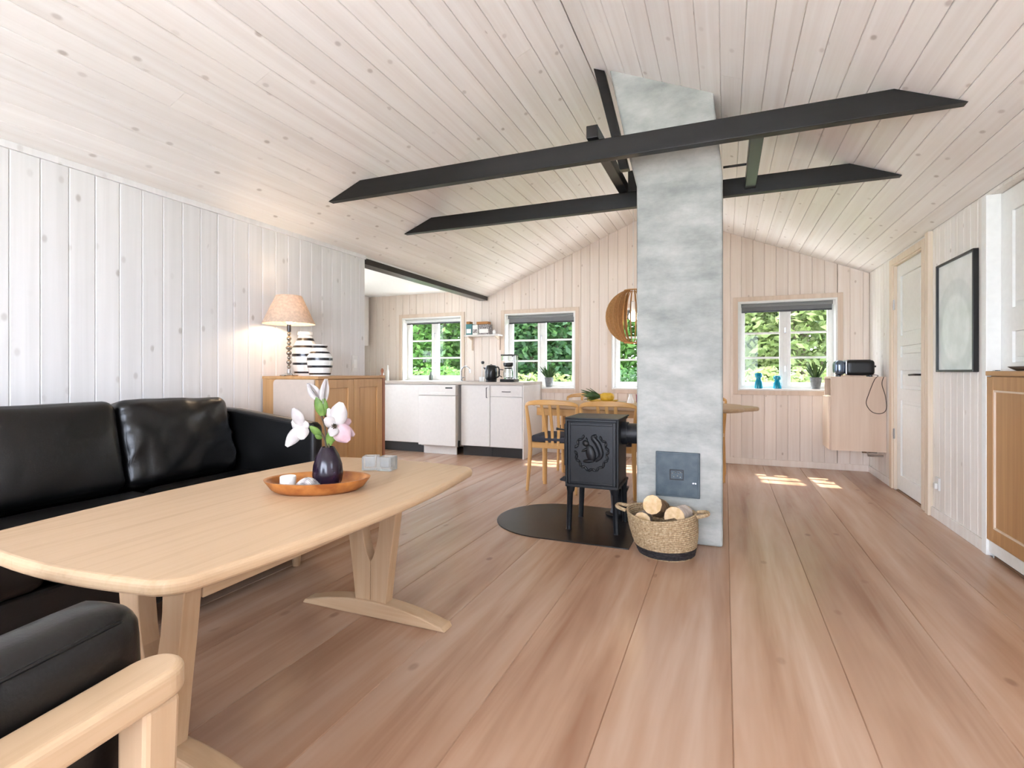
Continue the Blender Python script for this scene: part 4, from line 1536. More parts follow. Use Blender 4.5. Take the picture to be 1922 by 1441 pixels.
def base_cab(label, x0, x1, parts):
    c = thing('base_cabinet', label, 'cabinet', ((x0 + x1) / 2, 6.1, 0), 'white kitchen base cabinets')
    B(x0 + 0.001, x1 - 0.001, KY, YF - 0.02, 0.125, 0.884).build('body', M_LAC, c)
    B(x0 + 0.001, x1 - 0.001, KY + 0.045, KY + 0.06, 0.0, 0.125).build('kickboard', M_KICK, c)
    for kind, z0, z1, hx, hz in parts:
        d = B(x0 + 0.003, x1 - 0.003, KY - 0.02, KY - 0.001, z0, z1).build(kind, M_LAC, c, bevel=0.002)
        if hx is not None:
            handle_bar(d, hx, hz, kind == 'door', 0.10 if kind == 'drawer' else 0.12)
    return c


base_cab('white kitchen cabinet behind the oak sideboard, left of the dishwasher', -4.30, -3.645, [('door', 0.13, 0.875, None, None)])
base_cab('white kitchen cabinet in the left corner of the kitchen', XK + 0.01, -4.302, [('door', 0.13, 0.875, None, None)])
base_cab('white kitchen cabinet with one tall door right of the dishwasher', -3.06, -2.66, [('door', 0.13, 0.875, -2.70, 0.85)])
base_cab('white kitchen cabinet with a drawer at the end of the worktop', -2.658, -2.235, [('drawer', 0.745, 0.875, -2.44, 0.805), ('door', 0.13, 0.738, None, None)])
B(-2.234, -2.219, KY - 0.02, YF - 0.02, 0.0, 0.884).build('end_panel', M_LAC, [o for o in COL.objects if o.get('label', '').startswith('white kitchen cabinet with a drawer')][0], bevel=0.001)

dw = thing('dishwasher', 'white freestanding dishwasher between the white kitchen cabinets', 'dishwasher', (-3.35, 6.1, 0))
B(-3.642, -3.10, KY - 0.02, YF - 0.03, 0.10, 0.882).build('body', M_LAC, dw, bevel=0.004)
B(-3.61, -3.13, KY - 0.0, KY + 0.02, 0.0, 0.10).build('toe_panel', M_LAC, dw, bevel=0.002)
d = B(-3.642, -3.10, KY - 0.085, KY - 0.021, 0.115, 0.745).build('door', M_LAC, dw, bevel=0.006)
pn = B(-3.642, -3.10, KY - 0.085, KY - 0.021, 0.749, 0.878).build('control_panel', M_LAC, dw, bevel=0.006)
B(-3.245, -3.145, KY - 0.0875, KY - 0.084, 0.835, 0.852).build('display', M_DARKMETAL, pn)
B(-3.235, -3.205, KY - 0.089, KY - 0.0865, 0.838, 0.849).build('button', M_BLACK, pn)
B(-3.46, -3.24, KY - 0.088, KY - 0.08, 0.775, 0.79).build('grip', M_RUBBER, pn, bevel=0.002)
MB().tube([(-3.092, KY - 0.01, 0.18), (-3.085, KY - 0.03, 0.14), (-3.09, KY - 0.02, 0.105)], 0.012, 6).build('hinge_foot', M_BLACK, dw)

wc = thing('wall_cabinet', 'white wall cabinet at the left edge of the kitchen', 'cabinet', (-5.05, 5.6, 1.43))
B(XK + 0.002, -4.92, 4.9, 6.35, 1.43, KZ - 0.004).build('body', M_LAC, wc)
for k in range(3):
    B(-4.92, -4.902, 4.9 + k * 0.483, 4.9 + (k + 1) * 0.483 - 0.004, 1.433, KZ - 0.01).build('door', M_LAC, wc, bevel=0.002)
fg = thing('refrigerator', 'low white refrigerator at the left edge of the kitchen', 'refrigerator', (-5.0, 5.35, 0))
B(XK + 0.01, -4.70, 5.05, 5.65, 0.02, 1.21).build('body', M_LAC, fg, bevel=0.006)
B(-4.70, -4.66, 5.05, 5.65, 0.10, 1.205).build('door', M_LAC, fg, bevel=0.008)
B(-4.66, -4.64, 5.08, 5.095, 0.6, 0.9).build('handle', M_CHROME, fg)
B(XK + 0.04, -4.72, 5.1, 5.6, 0.0, 0.02).build('foot', M_BLACK, fg)

# tap
tp = thing('kitchen_tap', 'chrome swan neck tap by the kitchen window', 'tap', (-3.30, 6.25, 0.92))
MB().tube(spline([(-3.30, 6.25, 0.921), (-3.30, 6.25, 1.02), (-3.285, 6.24, 1.085), (-3.22, 6.21, 1.115), (-3.15, 6.18, 1.09), (-3.135, 6.175, 1.03)], 6), 0.011, 10).build('spout', M_CHROME, tp, smooth=True)
MB().lathe([(0, 0), (0.024, 0), (0.024, 0.01), (0.016, 0.03), (0.0, 0.03)], 14, (-3.30, 6.25, 0.9205), close=False).build('base', M_CHROME, tp, smooth=True)
MB().tube([(-3.286, 6.24, 0.96), (-3.24, 6.22, 0.975)], [0.007, 0.005], 8).build('lever', M_CHROME, tp, smooth=True)
db = thing('dish_brush', 'white dish brush with a black head standing on the worktop', 'brush', (-2.925, 6.1, 0.92))
MB().lathe([(0, 0), (0.03, 0), (0.034, 0.06), (0.03, 0.06), (0.027, 0.006), (0, 0.006)], 16, (-2.925, 6.1, 0.9205), close=False).build('cup', M_LIMEW, db, smooth=True)
MB().tube([(-2.93, 6.1, 0.93), (-2.908, 6.09, 1.15)], 0.005, 6).build('handle', M_LIMEW, db)
MB().lathe([(0, 0), (0.016, 0.004), (0.022, 0.02), (0.018, 0.036), (0, 0.04)], 12, (-2.906, 6.09, 1.145), close=False).build('head', M_BLACK, db, smooth=True)

kt = thing('kettle', 'black electric kettle on the kitchen worktop', 'kettle', (-2.735, 5.98, 0.92))
MB().lathe([(0, 0), (0.07, 0), (0.072, 0.02), (0.068, 0.022), (0.078, 0.05), (0.08, 0.12), (0.068, 0.19), (0.055, 0.205), (0.02, 0.212), (0.0, 0.222)], 28, (-2.735, 5.98, 0.9205), close=False).build('body', M_BLACK, kt, smooth=True)
MB().tube(spline([(-2.675, 5.96, 1.10), (-2.62, 5.945, 1.10), (-2.605, 5.94, 1.03), (-2.62, 5.945, 0.985), (-2.66, 5.955, 0.975)], 5), 0.009, 8).build('handle', M_BLACK, kt, smooth=True)
MB().prism([(-2.80, 1.06), (-2.845, 1.10), (-2.79, 1.10)], 'y', 5.965, 5.995).build('spout', M_BLACK, kt)

cf = thing('coffee_maker', 'filter coffee maker with steel column and glass jug by the kitchen window', 'coffee maker', (-2.50, 6.02, 0.92))
B(-2.595, -2.405, 5.93, 6.11, 0.9205, 0.955).build('base', M_BLACK, cf, bevel=0.006)
B(-2.435, -2.405, 5.98, 6.07, 0.955, 1.255).build('column', M_CHROME, cf, bevel=0.004)
B(-2.595, -2.405, 5.955, 6.085, 1.245, 1.262).build('top', M_BLACK, cf, bevel=0.004)
MB().lathe([(0.045, 0), (0.065, 0.02), (0.068, 0.055), (0.064, 0.055), (0.06, 0.02), (0.04, 0.006)], 20, (-2.515, 6.02, 1.105), close=False).build('filter_holder', M_BLACK, cf, smooth=True)
MB().lathe([(0, 0), (0.055, 0), (0.066, 0.02), (0.066, 0.08), (0.05, 0.125), (0.046, 0.125), (0.062, 0.08), (0.062, 0.02), (0, 0.006)], 24, (-2.515, 6.02, 0.957), close=False).build('jug', M_GLASS, cf, smooth=True)
MB().lathe([(0.05, 0), (0.054, 0.004), (0.045, 0.016), (0.0, 0.018)], 20, (-2.515, 6.02, 1.083), close=False).build('jug_lid', M_BLACK, cf, smooth=True)
MB().tube(spline([(-2.572, 5.99, 1.07), (-2.62, 5.97, 1.07), (-2.625, 5.965, 1.01), (-2.585, 5.985, 0.98)], 5), 0.006, 6).build('jug_handle', M_BLACK, cf, smooth=True)
B(-2.59, -2.45, 5.97, 6.07, 1.18, 1.245).build('water_tank', M_GLASS, cf, bevel=0.006)

# shelf on the far wall with boxes and small pictures
shf = thing('wall_shelf', 'small white wall shelf between the two kitchen windows', 'shelf', (-3.02, 6.38, 1.53))
B(-3.275, -2.775, 6.27, YF - 0.001, 1.525, 1.545).build('board', M_LAC, shf, bevel=0.002)
for bx_ in (-3.235, -2.825):
    MB().prism([(YF - 0.001, 1.525), (YF - 0.001, 1.34), (YF - 0.022, 1.34), (YF - 0.022, 1.48), (6.31, 1.51), (6.31, 1.525)], 'x', bx_ - 0.009, bx_ + 0.009).build('bracket', M_CASING_F, shf, bevel=0.002)
for (a, b, h, mt, lab) in ((-3.255, -3.165, 0.145, M_TEAL, 'teal box at the left end of the kitchen shelf'), (-3.155, -3.075, 0.13, M_LIMEW, 'white box next to the teal box on the shelf'), (-3.065, -2.91, 0.135, M_DARKCARD, 'dark mottled box at the right end of the kitchen shelf')):
    bx_ = thing('storage_box', lab, 'box', ((a + b) / 2, 6.34, 1.5455), 'boxes on the kitchen shelf')
    B(a, b, 6.29, 6.40, 1.5455, 1.5455 + h).build('carton', mt, bx_, bevel=0.003)
    B(a + 0.012, b - 0.012, 6.288, 6.291, 1.5455 + 0.02, 1.5455 + h * 0.55).build('label_sticker', M_LIMEW if mt is not M_LIMEW else M_DARKCARD, bx_)
for (a, b, z0, lab) in ((-3.255, -3.20, 1.691, 'small brown box on top of the teal box'), (-3.10, -2.93, 1.683, 'flat brown box lying across the boxes on the shelf')):
    o = B(a, b, 6.30, 6.39, z0, z0 + 0.036).build('brown_box', M_ORANGE, None, bevel=0.003)
    tag(o, lab, 'box', 'boxes on the kitchen shelf')
o = MB().lathe([(0, 0), (0.02, 0), (0.024, 0.035), (0.02, 0.045), (0.012, 0.06), (0.0, 0.06)], 14, (-2.86, 6.34, 1.5455), close=False).build('small_jar', M_LIMEW, None, smooth=True)
tag(o, 'little pale jar at the right end of the kitchen shelf', 'jar')


# plants and lanterns on the sills
def plant(label, x, y, z, h, n, seed):
    rg = random.Random(seed)
    p = thing('potted_plant', label, 'plant', (x, y, z), 'plants on the window sills')
    MB().lathe([(0, 0), (0.042, 0), (0.058, 0.115), (0.061, 0.118), (0.061, 0.128), (0.053, 0.128), (0.05, 0.11), (0, 0.11)], 22, (x, y, z), close=False).build('pot', M_POT, p, smooth=True)
    m = MB()
    for k in range(n):
        a = rg.uniform(0, 2 * PI)
        L_ = h * rg.uniform(0.55, 1.0)
        sp = rg.uniform(0.05, 0.14)
        base = Vector((x + 0.02 * math.cos(a), y + 0.02 * math.sin(a), z + 0.105))
        tip = base + Vector((sp * math.cos(a), -abs(sp * math.sin(a)) * 0.7, L_))
        petal(m, base, tip, rg.uniform(0.008, 0.014), 0.6, Vector((-math.sin(a), math.cos(a), 0.1)))
    m.build('leaves', M_LEAF, p, smooth=True, angle=180)


plant('green potted plant on the sill of the window right of the chimney', 0.915, 6.505, WIN[3][2] + 0.0205, 0.20, 26, 3)
plant('green potted plant on the sill of the window behind the coffee maker', -2.14, 6.505, WIN[1][2] + 0.0205, 0.18, 22, 8)
for (x, h, lab) in ((0.35, 0.175, 'taller turquoise glass bottle on the window sill right of the chimney'), (0.54, 0.145, 'shorter turquoise glass bottle on the window sill right of the chimney')):
    r = 0.042
    o = MB().lathe([(0, 0), (r, 0), (r, 0.008), (r * 0.92, h * 0.42), (r * 0.66, h * 0.55), (r * 0.62, h * 0.68), (r * 0.95, h * 0.74), (r * 0.95, h * 0.9), (r * 0.7, h), (r * 0.55, h), (r * 0.5, h * 0.7), (0, h * 0.6)], 24, (x, 6.50, WIN[3][2] + 0.0205), close=False).build('glass_bottle', M_BLUE, None, smooth=True)
    tag(o, lab, 'bottle', 'turquoise bottles')
o = MB().lathe([(0, 0), (0.028, 0), (0.03, 0.06), (0.014, 0.085), (0.012, 0.12), (0, 0.12)], 18, (-3.93, 6.50, WIN[0][2] + 0.0205), close=False).build('soap_bottle', plain('grey_green_bottle', (96, 104, 96), 0.3), None, smooth=True)
tag(o, 'small grey bottle on the sill of the kitchen window by the sink', 'bottle')
for (bx_, r, h, lab) in ((-4.46, 0.02, 0.22, 'tall clear bottle in the left corner of the worktop'), (-4.55, 0.024, 0.16, 'short clear bottle in the left corner of the worktop')):
    o = MB().lathe([(0, 0), (r, 0), (r, h * 0.6), (r * 0.45, h * 0.75), (r * 0.4, h), (0, h)], 16, (bx_, 6.2, 0.9205), close=False).build('bottle', M_LIMEW, None, smooth=True)
    tag(o, lab, 'bottle', 'bottles on the worktop')

# ------------------------------------------------------------------ dining table, chairs, pendant
DX, DY, DZ = -0.76, 4.92, 0.745
dt = thing('dining_table', 'oak dining table with rounded ends behind the chimney', 'table', (DX, DY, 0))
out = [(DX + a, DY + b) for a, b in table_outline(1.03, 0.49, 0.12, 0.03, 0.25)]
MB().prism(out, 'z', DZ - 0.03, DZ).build('tabletop', M_BEECHX, dt, bevel=0.011, seg=3)
for yy_ in (DY - 0.36, DY + 0.34):
    B(DX - 0.86, DX + 0.66, yy_, yy_ + 0.022, DZ - 0.10, DZ - 0.0305).build('apron', M_CHAIRX, dt, bevel=0.002)
for xx in (DX - 0.86, DX + 0.64):
    B(xx, xx + 0.022, DY - 0.338, DY + 0.34, DZ - 0.10, DZ - 0.0305).build('apron', M_CHAIR, dt, bevel=0.002)
for xx in (DX - 0.80, DX + 0.62):
    for yy_ in (DY - 0.30, DY + 0.30):
        MB().tube([(xx, yy_, DZ - 0.031), (xx, yy_, 0.0)], [0.03, 0.018], 12).build('leg', M_CHAIR, dt, smooth=True)


def dining_chair(label):
    c = thing('dining_chair', label, 'chair', (0, 0, 0), 'beech dining chairs')
    for s in (-1, 1):
        pts = spline([(s * 0.222, -0.225, 0.0), (s * 0.212, -0.195, 0.25), (s * 0.208, -0.185, 0.42), (s * 0.222, -0.205, 0.62), (s * 0.232, -0.225, 0.752)], 5)
        MB().tube(pts, [0.012 + 0.007 * math.sin(PI * i / (len(pts) - 1)) for i in range(len(pts))], 10).build('leg', M_CHAIR, c, smooth=True)
        MB().tube([(s * 0.205, 0.19, 0.43), (s * 0.215, 0.205, 0.0)], [0.018, 0.012], 10).build('leg', M_CHAIR, c, smooth=True)
        B(s * 0.205 - 0.011, s * 0.205 + 0.011, -0.18, 0.18, 0.375, 0.425).build('seat_rail', M_CHAIR, c, bevel=0.004)
    for y in (-0.19, 0.175):
        B(-0.20, 0.20, y, y + 0.022, 0.375, 0.425).build('seat_rail', M_CHAIRX, c, bevel=0.004)
    pts = spline([(-0.236, -0.222, 0.752), (-0.19, -0.252, 0.772), (-0.10, -0.278, 0.782), (0, -0.285, 0.784), (0.10, -0.278, 0.782), (0.19, -0.252, 0.772), (0.236, -0.222, 0.752)], 5)
    nn = len(pts)
    MB().bar(pts, [0.016 + 0.012 * math.sin(PI * i / (nn - 1)) for i in range(nn)], [0.024 + 0.022 * math.sin(PI * i / (nn - 1)) for i in range(nn)]).build('top_rail', M_CHAIRX, c, bevel=0.006, smooth=True)
    for t, b in ((-0.075, -0.05), (0.0, 0.0), (0.075, 0.05)):
        MB().bar(spline([(b, -0.185, 0.40), (b * 1.2, -0.20, 0.55), (t, -0.272, 0.765)], 4), [0.026] * 9, [0.012] * 9).build('back_slat', M_CHAIR, c, bevel=0.003)
    MB().cushion((0.205, 0.20, 0.03), 0.026, (0, 0, 0.008), 10, Matrix.Translation((0, 0.005, 0.456))).build('seat_cushion', M_CUSH, c, smooth=True, angle=180)
    return c


c0 = dining_chair('beech dining chair left of the stove, its back to the room')
spots = [((-1.395, 4.525), 0, None), ((-0.90, 4.51), 0, 'beech dining chair between stove and chimney, its back to the room'),
         ((-1.43, 5.50), 180, 'beech dining chair on the window side at the left end of the table'),
         ((-0.225, 5.51), 180, 'beech dining chair on the window side at the right end of the table')]
chairs = [c0] + [copy_tree(c0) for _ in spots[1:]]
for c, (p, a, lab) in zip(chairs, spots):
    c.location = (p[0], p[1], 0)
    c.rotation_euler = (0, 0, math.radians(a))
    if lab:
        c['label'] = lab

pnx, pny, pnz = -0.79, 4.90, 1.56
pd = thing('pendant_lamp', 'round wooden slat pendant lamp above the dining table', 'lamp', (pnx, pny, pnz + 0.26))
R1 = 0.255
for k in range(28):
    a = 2 * PI * k / 28 + 0.05
    poly_o = []
    poly_i = []
    for j in range(17):
        t = -PI / 2 + 0.30 + (PI - 0.60) * j / 16
        poly_o.append((R1 * math.cos(t), R1 * math.sin(t)))
        ri = R1 - 0.012 - 0.062 * math.cos(t)
        poly_i.append((ri * math.cos(t), R1 * math.sin(t) * 0.985))
    pl = poly_o + poly_i[::-1]
    th = 0.0018
    vs = []
    tw = 0.55
    for sgn in (-1, 1):
        for (r, z) in pl:
            # blades stand slightly slanted to the radius
            dr = (r - R1)
            ca_, sa_ = math.cos(a), math.sin(a)
            x_ = r * ca_ - (sgn * th + dr * tw * 0.0) * sa_
            y_ = r * sa_ + (sgn * th + dr * tw * 0.0) * ca_
            vs.append((pnx + x_, pny + y_, pnz + z))
    n = len(pl)
    fs = []
    for j in range(16):
        q = (j, j + 1, n - 2 - j, n - 1 - j)
        fs.append(q)
        fs.append(tuple(n + i for i in q[::-1]))
    for j in range(n):
        fs.append((j, (j + 1) % n, n + (j + 1) % n, n + j))
    MB().add(vs, fs).build('slat', M_VENEER, pd)
for zz, rr in ((R1 * math.sin(PI / 2 - 0.30), 0.085), (-R1 * math.sin(PI / 2 - 0.30), 0.085)):
    MB().lathe([(rr, -0.004), (rr, 0.004), (rr - 0.03, 0.004), (rr - 0.03, -0.004), (rr, -0.004)], 28, (pnx, pny, pnz + zz), close=False).build('ring', M_VENEER, pd)
MB().lathe([(0, 0), (0.018, 0), (0.022, 0.03), (0.022, 0.09), (0.006, 0.10), (0, 0.10)], 14, (pnx, pny, pnz + 0.045), close=False).build('lamp_holder', M_LIMEW, pd, smooth=True)
MB().lathe([(0, -0.045), (0.02, -0.042), (0.040, -0.02), (0.045, 0.0), (0.038, 0.025), (0.018, 0.045), (0, 0.045)], 18, (pnx, pny, pnz), close=False).build('bulb', M_BULB, pd, smooth=True)
MB().tube([(pnx, pny, pnz + 0.14), (pnx, pny, RZ - 0.01)], 0.003, 6).build('cord', M_LIMEW, pd)
light('pendant_glow', 'POINT', (pnx, pny, pnz - 0.07), (0, 0, 0), 1.6, (1.0, 0.80, 0.56), shadow_soft_size=0.02)

# things on the dining table
fx, fy = -1.12, 5.12
o = MB().lathe([(0, 0.004), (0.10, 0.006), (0.15, 0.022), (0.152, 0.02), (0.11, 0.0), (0, 0.0)], 32, (fx, fy, DZ + 0.0005), close=False).build('yellow_dish', M_GOLD, None, smooth=True)
tag(o, 'shallow yellow dish on the dining table', 'dish')
pa = thing('pineapple', 'pineapple lying on the yellow dish on the dining table', 'fruit', (fx + 0.03, fy, DZ + 0.008))
m = MB().cushion((0.07, 0.042, 0.042), 0.041, (0, 0, 0), 12, Matrix.Translation((fx + 0.04, fy, DZ + 0.052)), lambda q, p: q + Vector((0, 0, 0.003 * math.sin(q.x * 130) * math.sin(q.y * 130))))
m.build('body', M_GOLD, pa, smooth=True, angle=180)
m = MB()
rg = random.Random(4)
for k in range(16):
    a = 2 * PI * k / 16
    L_ = rg.uniform(0.10, 0.19)
    b_ = Vector((fx - 0.03, fy + 0.012 * math.cos(a), DZ + 0.055 + 0.012 * math.sin(a)))
    petal(m, b_, b_ + Vector((-L_, 0.07 * math.cos(a), 0.02 + 0.055 * math.sin(a))), 0.011, 0.5, Vector((0, -math.sin(a), math.cos(a))))
m.build('leaves', M_LEAF, pa, smooth=True, angle=180)
o = MB().lathe([(0, 0), (0.035, 0), (0.036, 0.01), (0.022, 0.05), (0.014, 0.075), (0.016, 0.085), (0.0, 0.09)], 20, (-0.845, 5.08, DZ + 0.0005), close=False).build('salt_shaker', M_LIMEW, None, smooth=True)
tag(o, 'white bell shaped shaker on the dining table', 'shaker')
o = MB().lathe([(0, 0), (0.03, 0), (0.034, 0.08), (0.03, 0.08), (0.026, 0.006), (0, 0.006)], 20, (-0.78, 5.2, DZ + 0.0005), close=False).build('candle_glass', M_RED, None, smooth=True)
tag(o, 'dark pink candle glass beside the white shaker', 'candle glass')

# ------------------------------------------------------------------ right side: hung cabinet, toaster, picture, built-in cabinet
hx0, hx1, hy0, hy1, hz0, hz1 = 0.948, XR - 0.003, 5.83, 6.19, 0.29, 1.0
hc = thing('hanging_cabinet', 'small birch cabinet hung on the right wall in the far corner', 'cabinet', ((hx0 + hx1) / 2, (hy0 + hy1) / 2, hz0))
t = 0.02
m = MB()
m.box(hx0, hx1, hy0, hy0 + t, hz0, hz1)
m.box(hx0, hx1, hy1 - t, hy1, hz0, hz1)
m.box(hx0, hx1, hy0 + t, hy1 - t, hz0, hz0 + t)
m.box(hx0, hx1, hy0 + t, hy1 - t, hz1 - t, hz1)
m.box(hx1 - 0.01, hx1, hy0 + t, hy1 - t, hz0 + t, hz1 - t)
m.build('carcass', M_BIRCH, hc)
B(hx0 + 0.005, hx1 - 0.01, hy0 + t, hy1 - t, 0.795, 0.812).build('shelf', M_BIRCH, hc)
B(hx0 - 0.016, hx0, hy0 + 0.004, hy1 - 0.004, hz0 + 0.004, 0.805).build('door', M_BIRCH, hc, bevel=0.002)
for yy_ in (5.88, 6.1):
    MB().tube([(1.26, yy_, 0.289), (1.26, yy_, 0.25), (XR - 0.016, yy_, 0.25)], 0.010, 8).build('pipe_stub', M_CHROME, hc, smooth=True)

ts = thing('toaster', 'long black toaster with steel end on the hanging cabinet', 'toaster', (1.16, 5.98, 1.0))
tx0, tx1, ty0, ty1 = 0.995, 1.325, 5.90, 6.06
m = MB().cushion(((tx1 - tx0 - 0.09) / 2, (ty1 - ty0) / 2, 0.073), 0.03, (0, 0, 0.004), 12, Matrix.Translation((tx0 + 0.09 + (tx1 - tx0 - 0.09) / 2, (ty0 + ty1) / 2, 1.087)))
m.build('housing', M_BLACK, ts, smooth=True, angle=180)
m = MB().cushion((0.048, (ty1 - ty0) / 2 + 0.001, 0.074), 0.045, (0, 0, 0), 12, Matrix.Translation((tx0 + 0.046, (ty0 + ty1) / 2, 1.087)))
m.build('end_cap', plain('blue_steel', (110, 122, 138), 0.2, 0.8), ts, smooth=True, angle=180)
MB().cushion((0.006, (ty1 - ty0) / 2 + 0.002, 0.0745), 0.005, (0, 0, 0), 8, Matrix.Translation((tx0 + 0.094, (ty0 + ty1) / 2, 1.087))).build('band', M_CHROME, ts, smooth=True, angle=180)
m = MB()
for k in (0, 1):
    m.box(tx0 + 0.11, tx1 - 0.03, ty0 + 0.04 + k * 0.05, ty0 + 0.06 + k * 0.05, 1.155, 1.1645)
m.build('slot', M_DARKMETAL, ts)
B(tx1 - 0.003, tx1 + 0.022, (ty0 + ty1) / 2 - 0.015, (ty0 + ty1) / 2 + 0.015, 1.09, 1.108).build('lever', M_BLACK, ts, bevel=0.004)
for fx_ in (tx0 + 0.04, tx1 - 0.03):
    for fy_ in (ty0 + 0.03, ty1 - 0.03):
        MB().lathe([(0.015, 0.0), (0.015, 0.014)], 12, (fx_, fy_, 1.0005)).build('foot', M_BLACK, ts)
MB().tube(spline([(1.30, 5.92, 1.02), (1.335, 5.85, 1.01), (1.30, 5.822, 0.97), (1.255, 5.818, 0.84), (1.235, 5.818, 0.745), (1.28, 5.818, 0.67), (1.35, 5.818, 0.655), (1.392, 5.815, 0.70), (1.385, 5.818, 0.82), (1.36, 5.822, 0.93), (1.375, 5.828, 1.0)], 6), 0.0035, 6).build('power_cord', M_BROWNCORD, ts, smooth=True)

pc = thing('framed_picture', 'tall pale poster in a thin black frame on the right wall', 'picture', (XR - 0.015, 4.22, 1.05))
py0, py1, pz0, pz1 = 3.92, 4.515, 1.047, 1.787
m = MB()
f_ = 0.014
for q in ((py0, py0 + f_, pz0, pz1), (py1 - f_, py1, pz0, pz1), (py0 + f_, py1 - f_, pz1 - f_, pz1), (py0 + f_, py1 - f_, pz0, pz0 + f_)):
    m.box(XR - 0.030, XR - 0.001, q[0], q[1], q[2], q[3])
m.build('frame', M_BLACK, pc, bevel=0.002)


def mat_poster():
    m, n, L, b = newmat('poster_print', (214, 222, 214), 0.3, spec=0.3)
    v, _ = coords(n, L, (1, 1, 1), False)
    sep = n.new('ShaderNodeSeparateXYZ')
    L.new(v, sep.inputs[0])
    # concentric pale arches
    sb = n.new('ShaderNodeVectorMath')
    sb.operation = 'SUBTRACT'
    sb.inputs[1].default_value = (0, 0.0, 0.28)
    L.new(v, sb.inputs[0])
    ln = n.new('ShaderNodeVectorMath')
    ln.operation = 'LENGTH'
    L.new(sb.outputs[0], ln.inputs[0])
    col = ramp(n, L, ln.outputs['Value'], [(0.0, (238, 244, 239)), (0.20, (240, 245, 241)), (0.235, (222, 229, 224)), (0.31, (224, 230, 226)), (0.33, (238, 242, 238)), (0.9, (234, 238, 233))])
    ns = n.new('ShaderNodeTexNoise')
    ns.inputs['Scale'].default_value = 7
    ns.inputs['Detail'].default_value = 4
    L.new(v, ns.inputs['Vector'])
    mx = n.new('ShaderNodeMix')
    mx.data_type = 'RGBA'
    mx.blend_type = 'MULTIPLY'
    mx.inputs[0].default_value = 0.5
    L.new(col, mx.inputs[6])
    L.new(ramp(n, L, ns.outputs['Fac'], [(0.35, (222, 226, 222)), (0.6, (255, 255, 255))]), mx.inputs[7])
    L.new(mx.outputs[2], b.inputs['Base Color'])
    b.inputs['Coat Weight'].default_value = 0.15
    b.inputs['Coat Roughness'].default_value = 0.05
    return m


B(XR - 0.016, XR - 0.012, py0 + f_, py1 - f_, pz0 + f_, pz1 - f_).build('print', mat_poster(), pc)

bi = thing('oak_cabinet', 'built-in oak cabinet with panelled doors in the right wall niche', 'cabinet', (XR + 0.1, 3.2, 0.0))
B(XR + 0.005, XR + 0.36, NICHE[0] + 0.003, NICHE[1] - 0.003, 0.085, 0.999).build('body', M_OAK, bi)
B(XR - 0.022, XR + 0.049, NICHE[0] + 0.003, NICHE[1] - 0.003, 1.026, 1.052).build('top', M_OAKH, bi, bevel=0.003)
B(XR + 0.005, XR + 0.049, NICHE[0] + 0.003, NICHE[1] - 0.003, 0.999, 1.026).build('top_rail', M_OAKH, bi)
for (u, v) in ((3.175, NICHE[1] - 0.003), (NICHE[0] + 0.003, 3.17)):
    m = MB()
    f_ = 0.075
    X0, X1 = XR - 0.016, XR + 0.004
    m.box(X0, X1, u, u + f_, 0.095, 1.02)
    m.box(X0, X1, v - f_, v, 0.095, 1.02)
    m.box(X0, X1, u + f_, v - f_, 0.095, 0.095 + f_)
    m.box(X0, X1, u + f_, v - f_, 1.02 - f_, 1.02)
    d = m.build('door', M_OAK, bi, bevel=0.002)
    B(X0 + 0.010, X1, u + f_, v - f_, 0.095 + f_, 1.02 - f_).build('door_panel', M_OAK, d)
    m = MB()
    e = 0.010
    for q in ((u + f_, u + f_ + e, 0.095 + f_, 1.02 - f_), (v - f_ - e, v - f_, 0.095 + f_, 1.02 - f_), (u + f_ + e, v - f_ - e, 0.095 + f_, 0.095 + f_ + e), (u + f_ + e, v - f_ - e, 1.02 - f_ - e, 1.02 - f_)):
        m.box(X0 + 0.002, X0 + 0.012, q[0], q[1], q[2], q[3])
    m.build('moulding', M_CASING, d)
B(XR - 0.006, XR + 0.02, NICHE[0] + 0.003, NICHE[1] - 0.003, 0.022, 0.088).build('plinth', M_WHITE_DOOR, bi)
B(XR + 0.02, XR + 0.34, NICHE[0] + 0.02, NICHE[1] - 0.02, 0.0, 0.085).build('base', M_KICK, bi)

ds = MB().lathe([(0, 0.001), (0.09, 0.001), (0.15, 0.014), (0.175, 0.022), (0.172, 0.024), (0.145, 0.018), (0.08, 0.006), (0, 0.006)], 32, (XR + 0.012, 3.42, 1.0525), 0.20, 1, 0, close=False).build('black_dish', M_BLACK, None, smooth=True)
tag(ds, 'long black dish on the ledge of the built-in oak cabinet', 'dish')
kk = thing('key_ring', 'small key on the ledge of the built-in oak cabinet', 'key', (XR + 0.01, 3.72, 1.0525))
MB().tube([(XR + 0.01 + 0.010 * math.cos(2 * PI * k / 12), 3.72 + 0.010 * math.sin(2 * PI * k / 12), 1.055) for k in range(13)], 0.0022, 6).build('ring', M_DARKMETAL, kk)
B(XR + 0.004, XR + 0.014, 3.725, 3.765, 1.0527, 1.057).build('blade', M_CHROME, kk)

ol = thing('wall_outlet', 'white wall outlet low on the right wall', 'outlet', (XR - 0.004, 4.545, 0.256))
B(XR - 0.014, XR - 0.0005, 4.515, 4.59, 0.21, 0.30).build('plate', M_RUBBER, ol, bevel=0.003)
B(XR - 0.034, XR - 0.014, 4.52, 4.56, 0.222, 0.262).build('plug', M_RUBBER, ol, bevel=0.005)

# ------------------------------------------------------------------ garden outside
gr = B(-22, 18, -18, 30, -0.35, -0.25).build('ground', M_GROUND)
struct(gr)
struct(B(-13, 9, -13, 8.2, -0.25, -0.235).build('ground_bounce', M_BOUNCE))  # pale ground added around the house to bounce neutral daylight onto the ceiling


